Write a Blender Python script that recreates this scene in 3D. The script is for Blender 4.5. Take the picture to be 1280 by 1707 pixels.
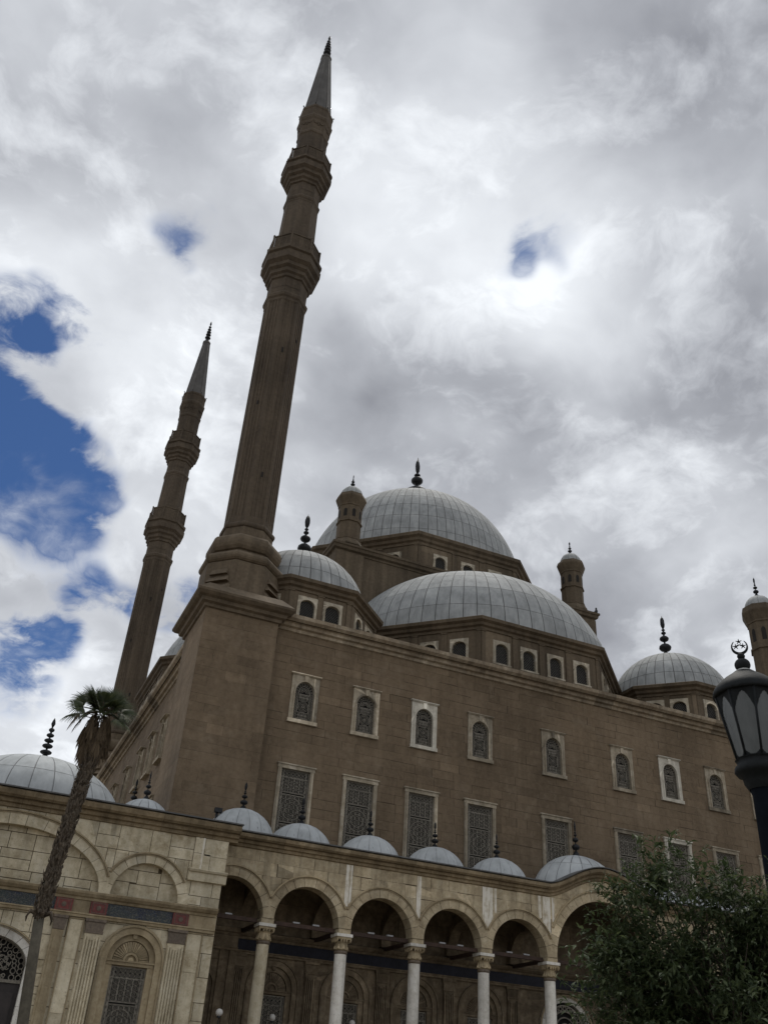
import bpy, math, random
from math import sin, cos, pi, radians, sqrt, atan2
from mathutils import Vector, Matrix
for o in list(bpy.data.objects): bpy.data.objects.remove(o)
S = bpy.context.scene; COL = S.collection
rng = random.Random(7)

# ------------------------------------------------------------------ camera
YAW, PITCH, ROLL, FPX = radians(22.10), radians(33.23), radians(4.03), 1530.0
CAM = Vector((0, 0, 1.6))
_f = Vector((sin(YAW)*cos(PITCH), cos(YAW)*cos(PITCH), sin(PITCH)))
_r0 = Vector((cos(YAW), -sin(YAW), 0)); _u0 = _r0.cross(_f)
_r = _r0*cos(ROLL) + _u0*sin(ROLL); _u = _u0*cos(ROLL) - _r0*sin(ROLL)
cd = bpy.data.cameras.new('camera'); cam = bpy.data.objects.new('camera', cd); COL.objects.link(cam)
m3 = Matrix((_r, _u, -_f)).transposed()
cam.matrix_world = Matrix.Translation(CAM) @ m3.to_4x4()
cd.sensor_fit = 'VERTICAL'; cd.sensor_height = 36; cd.lens = 36*FPX/1707; cd.clip_end = 3000; cd.clip_start = .05
S.camera = cam
def ray(x, y):                     # direction in the world of a point of the photograph (sky and cloud directions)
    return (_r*((x-640)/FPX) + _u*(-(y-853.5)/FPX) + _f).normalized()

# ------------------------------------------------------------------ world: broken cloud over a blue sky
SUN_AZ, SUN_EL = radians(34), radians(64)
wd = bpy.data.worlds.new('World'); S.world = wd; wd.use_nodes = True
nt = wd.node_tree; nt.nodes.clear(); N = nt.nodes; Lk = nt.links
class G:                           # tiny node helper
    def __init__(s, nt): s.nt = nt
    def node(s, t, **k):
        n = s.nt.nodes.new(t)
        for a, b in k.items(): setattr(n, a, b)
        return n
    def set(s, sock, v):
        if isinstance(v, bpy.types.NodeSocket): s.nt.links.new(v, sock)
        else: sock.default_value = v
    def math(s, op, a, b=0.0, c=None, clamp=False):
        n = s.node('ShaderNodeMath', operation=op, use_clamp=clamp); s.set(n.inputs[0], a); s.set(n.inputs[1], b)
        if c is not None: s.set(n.inputs[2], c)
        return n.outputs[0]
    def vmath(s, op, a, b=(0, 0, 0)):
        n = s.node('ShaderNodeVectorMath', operation=op); s.set(n.inputs[0], a)
        if op == 'SCALE': s.set(n.inputs['Scale'], b)
        else: s.set(n.inputs[1], b)
        return n
    def noise(s, vec, scale, detail=5, rough=.55, dist=0.0):
        n = s.node('ShaderNodeTexNoise'); s.set(n.inputs['Vector'], vec); n.inputs['Scale'].default_value = scale
        n.inputs['Detail'].default_value = detail; n.inputs['Roughness'].default_value = rough; n.inputs['Distortion'].default_value = dist
        return n.outputs[0]
    def ramp(s, fac, stops, interp='LINEAR'):
        n = s.node('ShaderNodeValToRGB'); s.set(n.inputs[0], fac); cr = n.color_ramp; cr.interpolation = interp
        while len(cr.elements) < len(stops): cr.elements.new(.5)
        for e, (p, c) in zip(cr.elements, stops):
            e.position = p; e.color = (c, c, c, 1) if not isinstance(c, tuple) else (*c, 1)
        return n.outputs[0]
    def mix(s, fac, a, b, typ='MIX'):
        n = s.node('ShaderNodeMix', data_type='RGBA', blend_type=typ); s.set(n.inputs[0], fac)
        for i, v in ((6, a), (7, b)): s.set(n.inputs[i], (*v, 1) if isinstance(v, tuple) and len(v) == 3 else v)
        return n.outputs[2]
    def mrange(s, v, a, b, c, d, smooth=False):
        n = s.node('ShaderNodeMapRange', interpolation_type='SMOOTHSTEP' if smooth else 'LINEAR')
        for i, q in enumerate((v, a, b, c, d)): s.set(n.inputs[i], q)
        return n.outputs[0]
g = G(nt)
dirv = g.vmath('NORMALIZE', g.node('ShaderNodeTexCoord').outputs['Generated']).outputs[0]
sep = g.node('ShaderNodeSeparateXYZ'); g.set(sep.inputs[0], dirv)
den = g.math('ADD', g.math('MAXIMUM', sep.outputs[2], 0.0), .42)
cv = g.vmath('SCALE', dirv, g.math('DIVIDE', 1.0, den)).outputs[0]
n_big = g.noise(cv, 2.3, 3, .5)
n_mid = g.noise(g.vmath('ADD', cv, (3.1, 7.7, 1.3)).outputs[0], 4.2, 4, .55)
_mc = g.vmath('SCALE', g.vmath('SUBTRACT', nt.nodes[-1].outputs[1], (.5, .5, .5)).outputs[0], .16).outputs[0]   # the larger swirls carry the smaller heads along
n_fine = g.noise(g.vmath('ADD', g.vmath('ADD', cv, (9.1, 2.7, 4.3)).outputs[0], _mc).outputs[0], 8.5, 7, .60)
puff = g.math('SUBTRACT', g.math('MULTIPLY', g.math('ABSOLUTE', g.math('SUBTRACT', n_fine, .5)), 4.0), .35)     # rounded heads of cloud with dark creases
warp = g.vmath('SCALE', g.vmath('SUBTRACT', g.node('ShaderNodeTexNoise').outputs[1], (.5, .5, .5)).outputs[0], .22)
_wn = [n for n in nt.nodes if n.type == 'TEX_NOISE'][-1]; g.set(_wn.inputs['Vector'], dirv); _wn.inputs['Scale'].default_value = 5.5; _wn.inputs['Detail'].default_value = 3
dirw = g.vmath('ADD', dirv, warp.outputs[0]).outputs[0]
def blob(px, py, rad, amp):        # a soft bump in the cloud field round one direction of the sky
    d = ray(px, py)
    dist = g.vmath('DISTANCE', dirw, tuple(d)).outputs['Value']
    return g.mrange(dist, 0.0, radians(rad), amp, 0.0, True)
def total(lst, start):
    v = start
    for b in lst: v = g.math('ADD', v, blob(*b))
    return v
# gaps of blue between the clouds
hole = total([(20, 680, 9, .95), (90, 810, 7.5, .80), (-30, 560, 6, .6), (140, 540, 3.6, .50), (170, 770, 4.5, .60),
              (130, 1045, 4.4, .62), (20, 1060, 4.6, .5), (265, 1050, 4.0, .68),
              (286, 385, 3.6, .43), (362, 335, 3.6, .35), (845, 430, 2.8, .44), (925, 392, 3.8, .36), (105, 615, 2.4, -.35)], 0.0)
ragged = g.math('ADD', g.math('MULTIPLY', g.math('SUBTRACT', n_mid, .5), 2.0), g.math('ADD', g.math('MULTIPLY', g.math('SUBTRACT', n_fine, .5), 3.2), g.math('MULTIPLY', puff, -.10)))
ragged = g.math('MULTIPLY', ragged, g.math('MULTIPLY', hole, 1.7, clamp=True))
cover = g.mrange(g.math('ADD', hole, ragged), .16, .76, 1.0, 0.0, True)
cover = g.math('MAXIMUM', cover, g.mrange(g.math('ADD', n_mid, g.math('MULTIPLY', g.math('SUBTRACT', n_fine, .5), .6)), .50, .82, 0.0, .75, True))   # thin veils drifting over the blue
# light and dark of the clouds themselves
shade = total([(650, 610, 8, -.20), (800, 700, 9, -.22), (1180, 630, 11, -.27), (120, 230, 12, -.15), (1240, 80, 12, -.22),
               (840, 100, 14, .17), (650, 330, 9, .08), (970, 570, 6, .13), (200, 430, 10, .16),
               (270, 640, 6, .14), (60, 1150, 8, .16), (1180, 830, 8, .13)],
              g.math('ADD', g.math('MULTIPLY', n_big, .85), g.math('MULTIPLY', n_mid, .55)))
cloudc = g.ramp(g.math('ADD', shade, g.math('ADD', g.math('MULTIPLY', g.math('SUBTRACT', n_fine, .5), .75), g.math('MULTIPLY', puff, .12))),
                [(.34, (.175, .182, .205)), (.54, (.300, .312, .340)), (.74, (.46, .478, .508)), (1.0, (.66, .685, .715))])
sky = g.node('ShaderNodeTexSky'); sky.sky_type = 'NISHITA'; sky.sun_disc = False
sky.sun_elevation = SUN_EL; sky.sun_rotation = SUN_AZ; sky.altitude = 100; sky.air_density = 1.0; sky.dust_density = .4; sky.ozone_density = 2.0
SKY_K = .10
cl10 = g.vmath('SCALE', cloudc, 1/SKY_K).outputs[0]
# the blue is a clear deep one: thin veils of haze where cloud begins
skyc = g.mix(1.0, sky.outputs[0], (.20, .29, .42), 'MULTIPLY')
full = g.mix(cover, skyc, cl10)
bgn = g.node('ShaderNodeBackground'); g.set(bgn.inputs[0], full); bgn.inputs[1].default_value = SKY_K
wd.cycles.sampling_method = 'NONE'
outw = g.node('ShaderNodeOutputWorld'); Lk.new(bgn.outputs[0], outw.inputs[0])

sl = bpy.data.lights.new('sun', 'SUN'); sl.energy = 1.4; sl.angle = radians(13); sl.color = (1, .95, .87)
so = bpy.data.objects.new('sun', sl); COL.objects.link(so)
sdir = Vector((sin(SUN_AZ)*cos(SUN_EL), cos(SUN_AZ)*cos(SUN_EL), sin(SUN_EL)))
so.rotation_euler = sdir.to_track_quat('Z', 'Y').to_euler()
so.location = (40, 60, 120)
vs = S.view_settings; vs.view_transform = 'Standard'; vs.look = 'None'; vs.exposure = 0.58; vs.gamma = 1.0; vs.use_curve_mapping = False
S.render.engine = 'CYCLES'
cy_ = S.cycles; cy_.max_bounces = 4; cy_.diffuse_bounces = 3; cy_.glossy_bounces = 2; cy_.transmission_bounces = 3; cy_.transparent_max_bounces = 4; cy_.caustics_reflective = False; cy_.caustics_refractive = False

# ------------------------------------------------------------------ materials
MATS = {}
def new_mat(name):
    m = bpy.data.materials.new(name); m.use_nodes = True; t = m.node_tree; t.nodes.clear()
    h = G(t); b = h.node('ShaderNodeBsdfPrincipled'); o = h.node('ShaderNodeOutputMaterial'); t.links.new(b.outputs[0], o.inputs[0])
    MATS[name] = m; return m, h, b
def stone(name, cols, big=.35, streak=.5, piece=.16, bump=.25, rough=.9, fine=6.0, stain=None, stain_amt=.5, spec=.25, bdist=.02, crust=0.0):
    """weathered masonry: mottling, rain streaks, each piece its own tone, fine pitted relief"""
    m, h, b = new_mat(name)
    geo = h.node('ShaderNodeNewGeometry'); pos = geo.outputs['Position']; oi = h.node('ShaderNodeObjectInfo')
    n1 = h.noise(pos, big, 6, .6, .3); n2 = h.noise(pos, fine, 5, .65)
    st = h.noise(h.vmath('MULTIPLY', pos, (1.7, 1.7, .11)).outputs[0], 1.0, 5, .6, .15)
    v = h.math('ADD', h.math('MULTIPLY', n1, .55), h.math('MULTIPLY', n2, .45))
    c = h.ramp(v, [(.28, cols[0]), (.50, cols[1]), (.72, cols[2])])
    rp = h.math('ADD', geo.outputs['Random Per Island'], oi.outputs['Random']); rp = h.math('FRACT', h.math('MULTIPLY', rp, 1.731))
    tone = h.math('ADD', 1.0-piece, h.math('MULTIPLY', rp, 2*piece))
    tone = h.math('ADD', tone, h.mrange(rp, .93, .945, 0.0, piece*3.2))
    tone = h.math('ADD', tone, h.mrange(rp, .05, .06, -piece*2.0, 0.0))
    c = h.mix(1.0, c, tone, 'MULTIPLY')
    pt = h.noise(h.vmath('MULTIPLY', pos, (1, 1, .6)).outputs[0], .13, 3, .5); c = h.mix(1.0, c, h.ramp(pt, [(.34, .80), (.66, 1.16)]), 'MULTIPLY')
    sk = h.ramp(st, [(.36, 1.0-streak), (.60, 1.0)])
    c = h.mix(1.0, c, sk, 'MULTIPLY')
    if stain:
        sn = h.noise(h.vmath('ADD', pos, (31, 17, 5)).outputs[0], .9, 7, .7, .5)
        c = h.mix(h.mrange(sn, .54, .70, 0.0, stain_amt), c, stain)
    if crust:                      # dark crust on downward and sheltered faces is left to the light; lichen spots only
        vn = h.noise(pos, 14, 3, .7); c = h.mix(h.mrange(vn, .60, .70, 0.0, crust), c, (.05, .04, .03))
    h.set(b.inputs['Base Color'], c); b.inputs['Roughness'].default_value = rough; b.inputs['Specular IOR Level'].default_value = spec
    bp = h.node('ShaderNodeBump'); bp.inputs['Strength'].default_value = bump; bp.inputs['Distance'].default_value = bdist
    hh = h.math('ADD', n2, h.math('MULTIPLY', h.noise(pos, fine*3.2, 4, .6), .5)); h.set(bp.inputs['Height'], hh)
    h.t = m.node_tree; m.node_tree.links.new(bp.outputs[0], b.inputs['Normal'])
    return m
def flat(name, col, rough=.6, metal=0.0, var=.25, scale=5.0, bump=0.0, spec=.4):
    m, h, b = new_mat(name)
    geo = h.node('ShaderNodeNewGeometry'); pos = geo.outputs['Position']; oi = h.node('ShaderNodeObjectInfo')
    n = h.noise(pos, scale, 5, .6)
    c = h.mix(1.0, (*col,), h.ramp(n, [(.3, 1-var), (.7, 1+var)]), 'MULTIPLY')
    rp = h.math('ADD', geo.outputs['Random Per Island'], oi.outputs['Random']); rp = h.math('FRACT', h.math('MULTIPLY', rp, 1.731))
    c = h.mix(1.0, c, h.math('ADD', 1-var*.5, h.math('MULTIPLY', rp, var)), 'MULTIPLY')
    h.set(b.inputs['Base Color'], c); b.inputs['Roughness'].default_value = rough; b.inputs['Metallic'].default_value = metal; b.inputs['Specular IOR Level'].default_value = spec
    if bump:
        bp = h.node('ShaderNodeBump'); bp.inputs['Strength'].default_value = bump; bp.inputs['Distance'].default_value = .02; h.set(bp.inputs['Height'], n)
        m.node_tree.links.new(bp.outputs[0], b.inputs['Normal'])
    return m
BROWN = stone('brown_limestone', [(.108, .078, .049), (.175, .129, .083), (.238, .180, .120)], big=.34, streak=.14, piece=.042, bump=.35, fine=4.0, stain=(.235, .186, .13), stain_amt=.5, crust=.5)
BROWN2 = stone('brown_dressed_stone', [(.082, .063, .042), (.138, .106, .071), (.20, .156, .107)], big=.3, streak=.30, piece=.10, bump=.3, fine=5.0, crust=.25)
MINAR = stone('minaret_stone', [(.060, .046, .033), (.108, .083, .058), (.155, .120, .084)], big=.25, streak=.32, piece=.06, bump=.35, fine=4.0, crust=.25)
LEDGE = stone('pale_cornice_stone', [(.18, .138, .094), (.34, .275, .195), (.54, .465, .355)], big=.9, streak=.35, piece=.14, bump=.4, fine=5.0, crust=.4)
CREAM = stone('cream_alabaster', [(.36, .295, .185), (.64, .56, .40), (.82, .75, .59)], big=.8, streak=.25, piece=.09, bump=.25, fine=4.0, stain=(.24, .175, .09), stain_amt=.65, crust=.5)
CREAM2 = stone('cream_moulding_stone', [(.24, .185, .11), (.40, .32, .20), (.54, .455, .31)], big=1.0, streak=.30, piece=.10, bump=.3, fine=6.0, crust=.45)
CORN = stone('weathered_cornice_stone', [(.14, .105, .062), (.26, .20, .122), (.42, .345, .23)], big=1.0, streak=.30, piece=.10, bump=.4, fine=6.0, crust=.5)
TANSHADE = stone('shade_darkened_veined_alabaster', [(.085, .064, .040), (.18, .14, .092), (.34, .275, .19)], big=1.2, streak=.30, piece=.10, bump=.3, fine=5.0, stain=(.06, .044, .03), stain_amt=.6, crust=.4)  # veined, grimy stone, base colour darkened to stand in for the gallery's shade
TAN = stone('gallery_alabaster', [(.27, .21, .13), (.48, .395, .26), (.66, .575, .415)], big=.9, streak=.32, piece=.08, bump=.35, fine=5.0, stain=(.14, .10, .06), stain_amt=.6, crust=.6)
WHITE = stone('white_marble', [(.48, .44, .37), (.71, .675, .60), (.83, .80, .74)], big=1.4, streak=.30, piece=.08, bump=.15, fine=6.0, rough=.6, stain=(.30, .25, .17), stain_amt=.5, crust=.45)
FRAME = stone('window_marble', [(.22, .18, .125), (.38, .325, .24), (.58, .52, .42)], big=1.3, streak=.35, piece=.14, bump=.25, fine=5.0, crust=.4)
FRAMEW = stone('clean_window_marble', [(.40, .36, .29), (.60, .56, .47), (.72, .69, .60)], big=1.6, streak=.25, piece=.10, bump=.2, fine=6.0, crust=.55)
FRAMED = stone('drum_window_marble', [(.26, .22, .16), (.46, .405, .31), (.64, .59, .49)], big=1.5, streak=.3, piece=.12, bump=.2, fine=6.0, crust=.5)
MORTAR = flat('mortar', (.055, .040, .026), .95, var=.3, scale=3)
MORTARC = flat('pale_mortar', (.075, .056, .034), .95, var=.3, scale=3)
def lead(name, cols, streak):
    m, h, b = new_mat(name)
    geo = h.node('ShaderNodeNewGeometry'); pos = geo.outputs['Position']; oi = h.node('ShaderNodeObjectInfo')
    n1 = h.noise(pos, .8, 6, .6, .4); n2 = h.noise(h.vmath('MULTIPLY', pos, (3, 3, .5)).outputs[0], 1.0, 6, .65)
    c = h.ramp(h.math('ADD', h.math('MULTIPLY', n1, .5), h.math('MULTIPLY', n2, .5)), [(.3, cols[0]), (.5, cols[1]), (.7, cols[2])])
    rp = h.math('FRACT', h.math('MULTIPLY', h.math('ADD', oi.outputs['Random'], geo.outputs['Random Per Island']), 3.37))
    c = h.mix(1.0, c, h.math('ADD', 1-streak, h.math('MULTIPLY', rp, 2*streak)), 'MULTIPLY')
    h.set(b.inputs['Base Color'], c); b.inputs['Roughness'].default_value = .8; b.inputs['Metallic'].default_value = 0; b.inputs['Specular IOR Level'].default_value = .2
    bp = h.node('ShaderNodeBump'); bp.inputs['Strength'].default_value = .15; bp.inputs['Distance'].default_value = .03; h.set(bp.inputs['Height'], n1); m.node_tree.links.new(bp.outputs[0], b.inputs['Normal'])
    return m
LEAD = lead('grey_lead_sheet', [(.20, .208, .204), (.31, .32, .318), (.42, .43, .42)], .10)
LEADS = flat('seam_lead', (.11, .11, .108), .8, 0, .3, 2)
LEADM = flat('mid_grey_seam_lead', (.21, .215, .215), .8, 0, .25, 3)
LEADC = lead('spire_lead', [(.07, .066, .062), (.105, .10, .094), (.15, .143, .134)], .06)
LEADG = lead('gallery_lead_sheet', [(.30, .315, .315), (.41, .43, .435), (.51, .53, .53)], .05)
IRON = flat('dark_bronze', (.018, .019, .021), .5, .4, .3, 8)
GRILLE = flat('weathered_bronze_grille', (.20, .18, .145), .55, .2, .35, 9)
DARK = flat('dark_glass', (.013, .012, .011), .6, 0, .3, 4, 0, .12)
LATT = flat('lattice_wire', (.085, .08, .07), .7, 0, .3, 9)
DARKIN = flat('dark_interior', (.02, .017, .014), .9, 0, .3, 2)
WOOD = flat('red_brown_beam', (.045, .026, .018), .8, 0, .35, 6)
DOORM = flat('dark_bronze_door', (.035, .028, .026), .5, .1, .3, 3)
REDM = flat('red_marble', (.15, .034, .028), .5, 0, .35, 9)
PLUM = flat('brown_marble', (.13, .10, .072), .6, 0, .35, 9)
GROUND = stone('plaza_stone', [(.12, .105, .085), (.165, .145, .118), (.21, .188, .155)], big=.3, streak=.0, piece=.08, bump=.2, fine=3.0)
FIXT = flat('pale_fixture', (.27, .27, .27), .5, .2, .15, 8)
OPAL = flat('opal_glass_globe', (.5, .485, .45), .35, 0, .08, 4)
def frieze_mat():
    m, h, b = new_mat('blue_inscription_band')
    pos = h.node('ShaderNodeNewGeometry').outputs['Position']
    n = h.noise(pos, 1.2, 4, .6)
    base = h.ramp(n, [(.35, (.020, .028, .060)), (.5, (.045, .055, .064)), (.7, (.035, .050, .050))])
    w = h.noise(h.vmath('MULTIPLY', pos, (5.0, 5.0, 6.5)).outputs[0], 1.0, 2, .5, 2.6)
    ln = h.ramp(w, [(.44, 0.0), (.49, 1.0), (.53, 1.0), (.58, 0.0)])
    h.set(b.inputs['Base Color'], h.mix(h.math('MULTIPLY', ln, .7), base, (.17, .168, .14))); b.inputs['Roughness'].default_value = .7
    bp = h.node('ShaderNodeBump'); bp.inputs['Strength'].default_value = .8; bp.inputs['Distance'].default_value = .03; h.set(bp.inputs['Height'], ln); m.node_tree.links.new(bp.outputs[0], b.inputs['Normal'])
    return m
FRIEZE = frieze_mat()
def streak_mat():
    m, h, b = new_mat('lime_streaked_stone')
    pos = h.node('ShaderNodeNewGeometry').outputs['Position']
    n = h.noise(h.vmath('MULTIPLY', pos, (9, 9, 1.1)).outputs[0], 1.0, 6, .65, .3); n2 = h.noise(pos, 3.0, 5, .6)
    f = h.math('ADD', h.math('MULTIPLY', n, .6), h.math('MULTIPLY', n2, .4))
    h.set(b.inputs['Base Color'], h.ramp(f, [(.33, (.36, .29, .18)), (.45, (.55, .49, .38)), (.54, (.74, .70, .61))])); b.inputs['Roughness'].default_value = .9
    return m
LIME = streak_mat()
FRIEZED = flat('dark_blue_marble_band', (.013, .014, .024), .7, 0, .4, 4)

# ------------------------------------------------------------------ mesh helpers
class MB:
    def __init__(s, T=None): s.v = []; s.f = []; s.T = T or Matrix.Identity(4); s.sm = []
    def add(s, vs_, fs, smooth=False):
        b = len(s.v); s.v += [tuple(s.T @ Vector(p)) for p in vs_]
        s.f += [tuple(b+i for i in q) for q in fs]; s.sm += [smooth]*len(fs)
        return s
    def box(s, x0, x1, y0, y1, z0, z1):
        return s.add([(x0,y0,z0),(x1,y0,z0),(x1,y1,z0),(x0,y1,z0),(x0,y0,z1),(x1,y0,z1),(x1,y1,z1),(x0,y1,z1)],
                     [(0,3,2,1),(4,5,6,7),(0,1,5,4),(1,2,6,5),(2,3,7,6),(3,0,4,7)])
    def slab(s, poly, y0, y1, back=False):           # polygon in x-z, front at y0 (towards -y), sides back to y1
        n = len(poly)
        a = sum(poly[i][0]*poly[(i+1) % n][1]-poly[(i+1) % n][0]*poly[i][1] for i in range(n))
        if a < 0: poly = poly[::-1]
        vs_ = [(p[0], y0, p[1]) for p in poly] + [(p[0], y1, p[1]) for p in poly]
        fs = [tuple(range(n))] + [(i, n+i, n+(i+1) % n, (i+1) % n) for i in range(n)]
        if back: fs.append(tuple(range(2*n-1, n-1, -1)))
        return s.add(vs_, fs)
    def prism_x(s, prof, x0, x1):                    # profile (y,z) run along x, closed ends
        n = len(prof); vs_ = [(x0, p[0], p[1]) for p in prof] + [(x1, p[0], p[1]) for p in prof]
        fs = [(i, (i+1) % n, n+(i+1) % n, n+i) for i in range(n)] + [tuple(range(n-1, -1, -1)), tuple(range(n, 2*n))]
        return s.add(vs_, fs)
    def sweep(s, frames, prof, smooth=False):        # frames: list of (point, out, up); prof (o,u)
        n = len(prof); vs_ = []
        for p, o, u in frames:
            p, o, u = Vector(p), Vector(o), Vector(u)
            vs_ += [tuple(p+o*a+u*b) for a, b in prof]
        fs = []
        for k in range(len(frames)-1):
            for i in range(n):
                j = (i+1) % n; fs.append((k*n+i, k*n+j, (k+1)*n+j, (k+1)*n+i))
        fs += [tuple(range(n-1, -1, -1)), tuple(range((len(frames)-1)*n, len(frames)*n))]
        return s.add(vs_, fs, smooth)
    def lathe(s, prof, n=16, c=(0, 0), ph=0.0, smooth=True, arc=None):
        vs_ = []; a0, a1 = arc or (0, 2*pi); k = n if not arc else n+1
        for r, z in prof:
            for i in range(k):
                a = ph + a0 + (a1-a0)*i/n; vs_.append((c[0]+r*cos(a), c[1]+r*sin(a), z))
        fs = []
        for j in range(len(prof)-1):
            for i in range(n):
                i2 = (i+1) % k
                fs.append((j*k+i, j*k+i2, (j+1)*k+i2, (j+1)*k+i))
        return s.add(vs_, fs, smooth)
    def tube(s, pts, rad, n=6, smooth=True):
        pts = [Vector(p) for p in pts]; rad = rad if isinstance(rad, (list, tuple)) else [rad]*len(pts); vs_ = []
        up = Vector((.13, .31, .94))
        for i, p in enumerate(pts):
            t = (pts[min(i+1, len(pts)-1)]-pts[max(i-1, 0)]).normalized()
            a = t.cross(up); a = a.normalized() if a.length > 1e-4 else t.orthogonal().normalized(); b = t.cross(a)
            vs_ += [tuple(p + (a*cos(2*pi*k/n) + b*sin(2*pi*k/n))*rad[i]) for k in range(n)]
        fs = [(i*n+k, (i+1)*n+k, (i+1)*n+(k+1) % n, i*n+(k+1) % n) for i in range(len(pts)-1) for k in range(n)]
        fs += [tuple(range(n)), tuple(range(len(pts)*n-1, (len(pts)-1)*n-1, -1))]
        return s.add(vs_, fs, smooth)
    def ring(s, cx, cz, a0, b0, a1, b1, y0, y1, t0=0.0, t1=2*pi, n=16, ends=False):   # flat ring in x-z with depth; (a0,b0) inner, (a1,b1) outer semi-axes
        vs_ = []
        for i in range(n+1):
            t = t0+(t1-t0)*i/n; c, q = cos(t), sin(t)
            vs_ += [(cx+a0*c, y0, cz+b0*q), (cx+a1*c, y0, cz+b1*q), (cx+a1*c, y1, cz+b1*q), (cx+a0*c, y1, cz+b0*q)]
        fs = []
        for i in range(n):
            p, q = 4*i, 4*i+4
            fs += [(p, p+1, q+1, q), (p+1, p+2, q+2, q+1), (p+3, p, q, q+3)]
        if ends: fs += [(0, 3, 2, 1), (4*n, 4*n+1, 4*n+2, 4*n+3)]
        return s.add([(x, y, z) for x, y, z in vs_], fs)
    def mesh(s, name, mat):
        me = bpy.data.meshes.new(name); me.from_pydata(s.v, [], s.f); me.materials.append(mat)
        if any(s.sm): me.polygons.foreach_set('use_smooth', s.sm)
        me.update(); return me
W = {}
def thing(name, loc, label, cat, group=None):
    o = bpy.data.objects.new(name, None); COL.objects.link(o); o.location = loc; o.empty_display_size = .3
    o['label'] = label; o['category'] = cat
    if group: o['group'] = group
    W[o.name] = Vector(loc); return o
def put(name, me, parent=None, loc=(0, 0, 0), rotz=0.0, kind=None):     # mesh whose own coordinates sit at world loc
    o = bpy.data.objects.new(name, me); COL.objects.link(o); loc = Vector(loc)
    if parent is not None: o.parent = parent; o.location = loc - W[parent.name]
    else: o.location = loc
    o.rotation_euler = (0, 0, rotz); W[o.name] = loc
    if kind: o['kind'] = kind
    return o
def sub(name, me, parent):         # child in the frame of its parent
    o = bpy.data.objects.new(name, me); COL.objects.link(o); o.parent = parent; return o
def tag(o, label, cat, group=None):
    o['label'] = label; o['category'] = cat
    if group: o['group'] = group
    return o
# convex polygon clipping
def clip(poly, p, q, left=True):
    out = []; n = len(poly); ex, ez = q[0]-p[0], q[1]-p[1]
    sd = [((v[0]-p[0])*ez - (v[1]-p[1])*ex)*(-1 if left else 1) for v in poly]
    for i in range(n):
        a, b = poly[i], poly[(i+1) % n]; da, db = sd[i], sd[(i+1) % n]
        if da >= 0: out.append(a)
        if (da > 0 and db < 0) or (da < 0 and db > 0):
            t = da/(da-db); out.append((a[0]+(b[0]-a[0])*t, a[1]+(b[1]-a[1])*t))
    return out
def area(p): return abs(sum(p[i][0]*p[(i+1) % len(p)][1]-p[(i+1) % len(p)][0]*p[i][1] for i in range(len(p))))/2
def minus(polys, hole):            # hole: convex, counter-clockwise
    hx = [h[0] for h in hole]; hz = [h[1] for h in hole]; res = []
    for P in polys:
        px_ = [v[0] for v in P]; pz = [v[1] for v in P]
        if max(px_) <= min(hx) or min(px_) >= max(hx) or max(pz) <= min(hz) or min(pz) >= max(hz): res.append(P); continue
        rem = P
        for i in range(len(hole)):
            a, b = hole[i], hole[(i+1) % len(hole)]
            o_ = clip(rem, a, b, False)
            if len(o_) >= 3 and area(o_) > 2e-4: res.append(o_)
            rem = clip(rem, a, b, True)
            if len(rem) < 3 or area(rem) < 1e-5: break
    return res
def rect(x0, x1, z0, z1): return [(x0, z0), (x1, z0), (x1, z1), (x0, z1)]
def arch_poly(cx, zs, a, b, z0, n=20):   # opening: jambs from z0 up to the springing, elliptical head
    return [(cx-a, z0), (cx+a, z0)] + [(cx+a*cos(t), zs+b*sin(t)) for t in [pi*i/n for i in range(n+1)]]
def courses(x0, x1, z0, z1, h, lo, hi, hv=0.0, r=rng):
    z = z0; k = 0
    while z < z1-1e-3:
        hh = h*(1+r.uniform(-hv, hv)); zt = z+hh
        if z1-zt < h*.45: zt = z1
        x = x0-r.uniform(0, hi*.6)
        while x < x1-1e-3:
            xe = x+r.uniform(lo, hi)
            if x1-xe < lo*.5: xe = x1
            a = max(x, x0)
            if xe-a > .02: yield (a, xe, z, zt)
            x = xe
        z = zt; k += 1
def stone_wall(thing_, name, T, rc, holes, h, lo, hi, mat, mortar, gap=.014, depth=.03, back=.3, n_ind=300, hv=0.0, jit=.006, extra_core=True, piece='stone_block', rects=None, uneven=True):
    """a wall face in its own frame (x along, -y outward): a mortar bed with every dressed stone standing on it"""
    core = [rect(*rc)]
    for ho in holes: core = minus(core, ho)
    mb = MB(T)
    for P in core: mb.slab(P, depth*.6, back)
    wall = put(name, mb.mesh(name, mortar), thing_)
    items = []
    for (a, b, c, d) in (rects if rects is not None else courses(*rc, h, lo, hi, hv)):
        gg = [gap*rng.choice((.2, .25, .3, .5, .8, 1.4, 3.0)) if uneven else gap for _ in range(4)]
        ps = [rect(a+gg[0]/2, b-gg[1]/2, c+gg[2]/2, d-gg[3]/2)]
        for ho in holes: ps = minus(ps, ho)
        if not ps: continue
        ce = T @ Vector(((a+b)/2, 0, (c+d)/2)); dist = (ce-CAM).length
        items.append((sum(area(p) for p in ps)/dist**2, ps))
    items.sort(key=lambda q: -q[0])
    rest = MB(T); nrest = 0
    for k, (_, ps) in enumerate(items):
        j = rng.uniform(-jit, jit)
        if k < n_ind:
            mb = MB(T)
            for P in ps: mb.slab(P, j, depth*.7)
            put(piece, mb.mesh(piece, mat), wall)
        else:
            for P in ps: rest.slab(P, j, depth*.7)
            nrest += 1
    if nrest: put(piece+'s', rest.mesh(piece, mat), wall, kind='stuff')
    return wall
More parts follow.
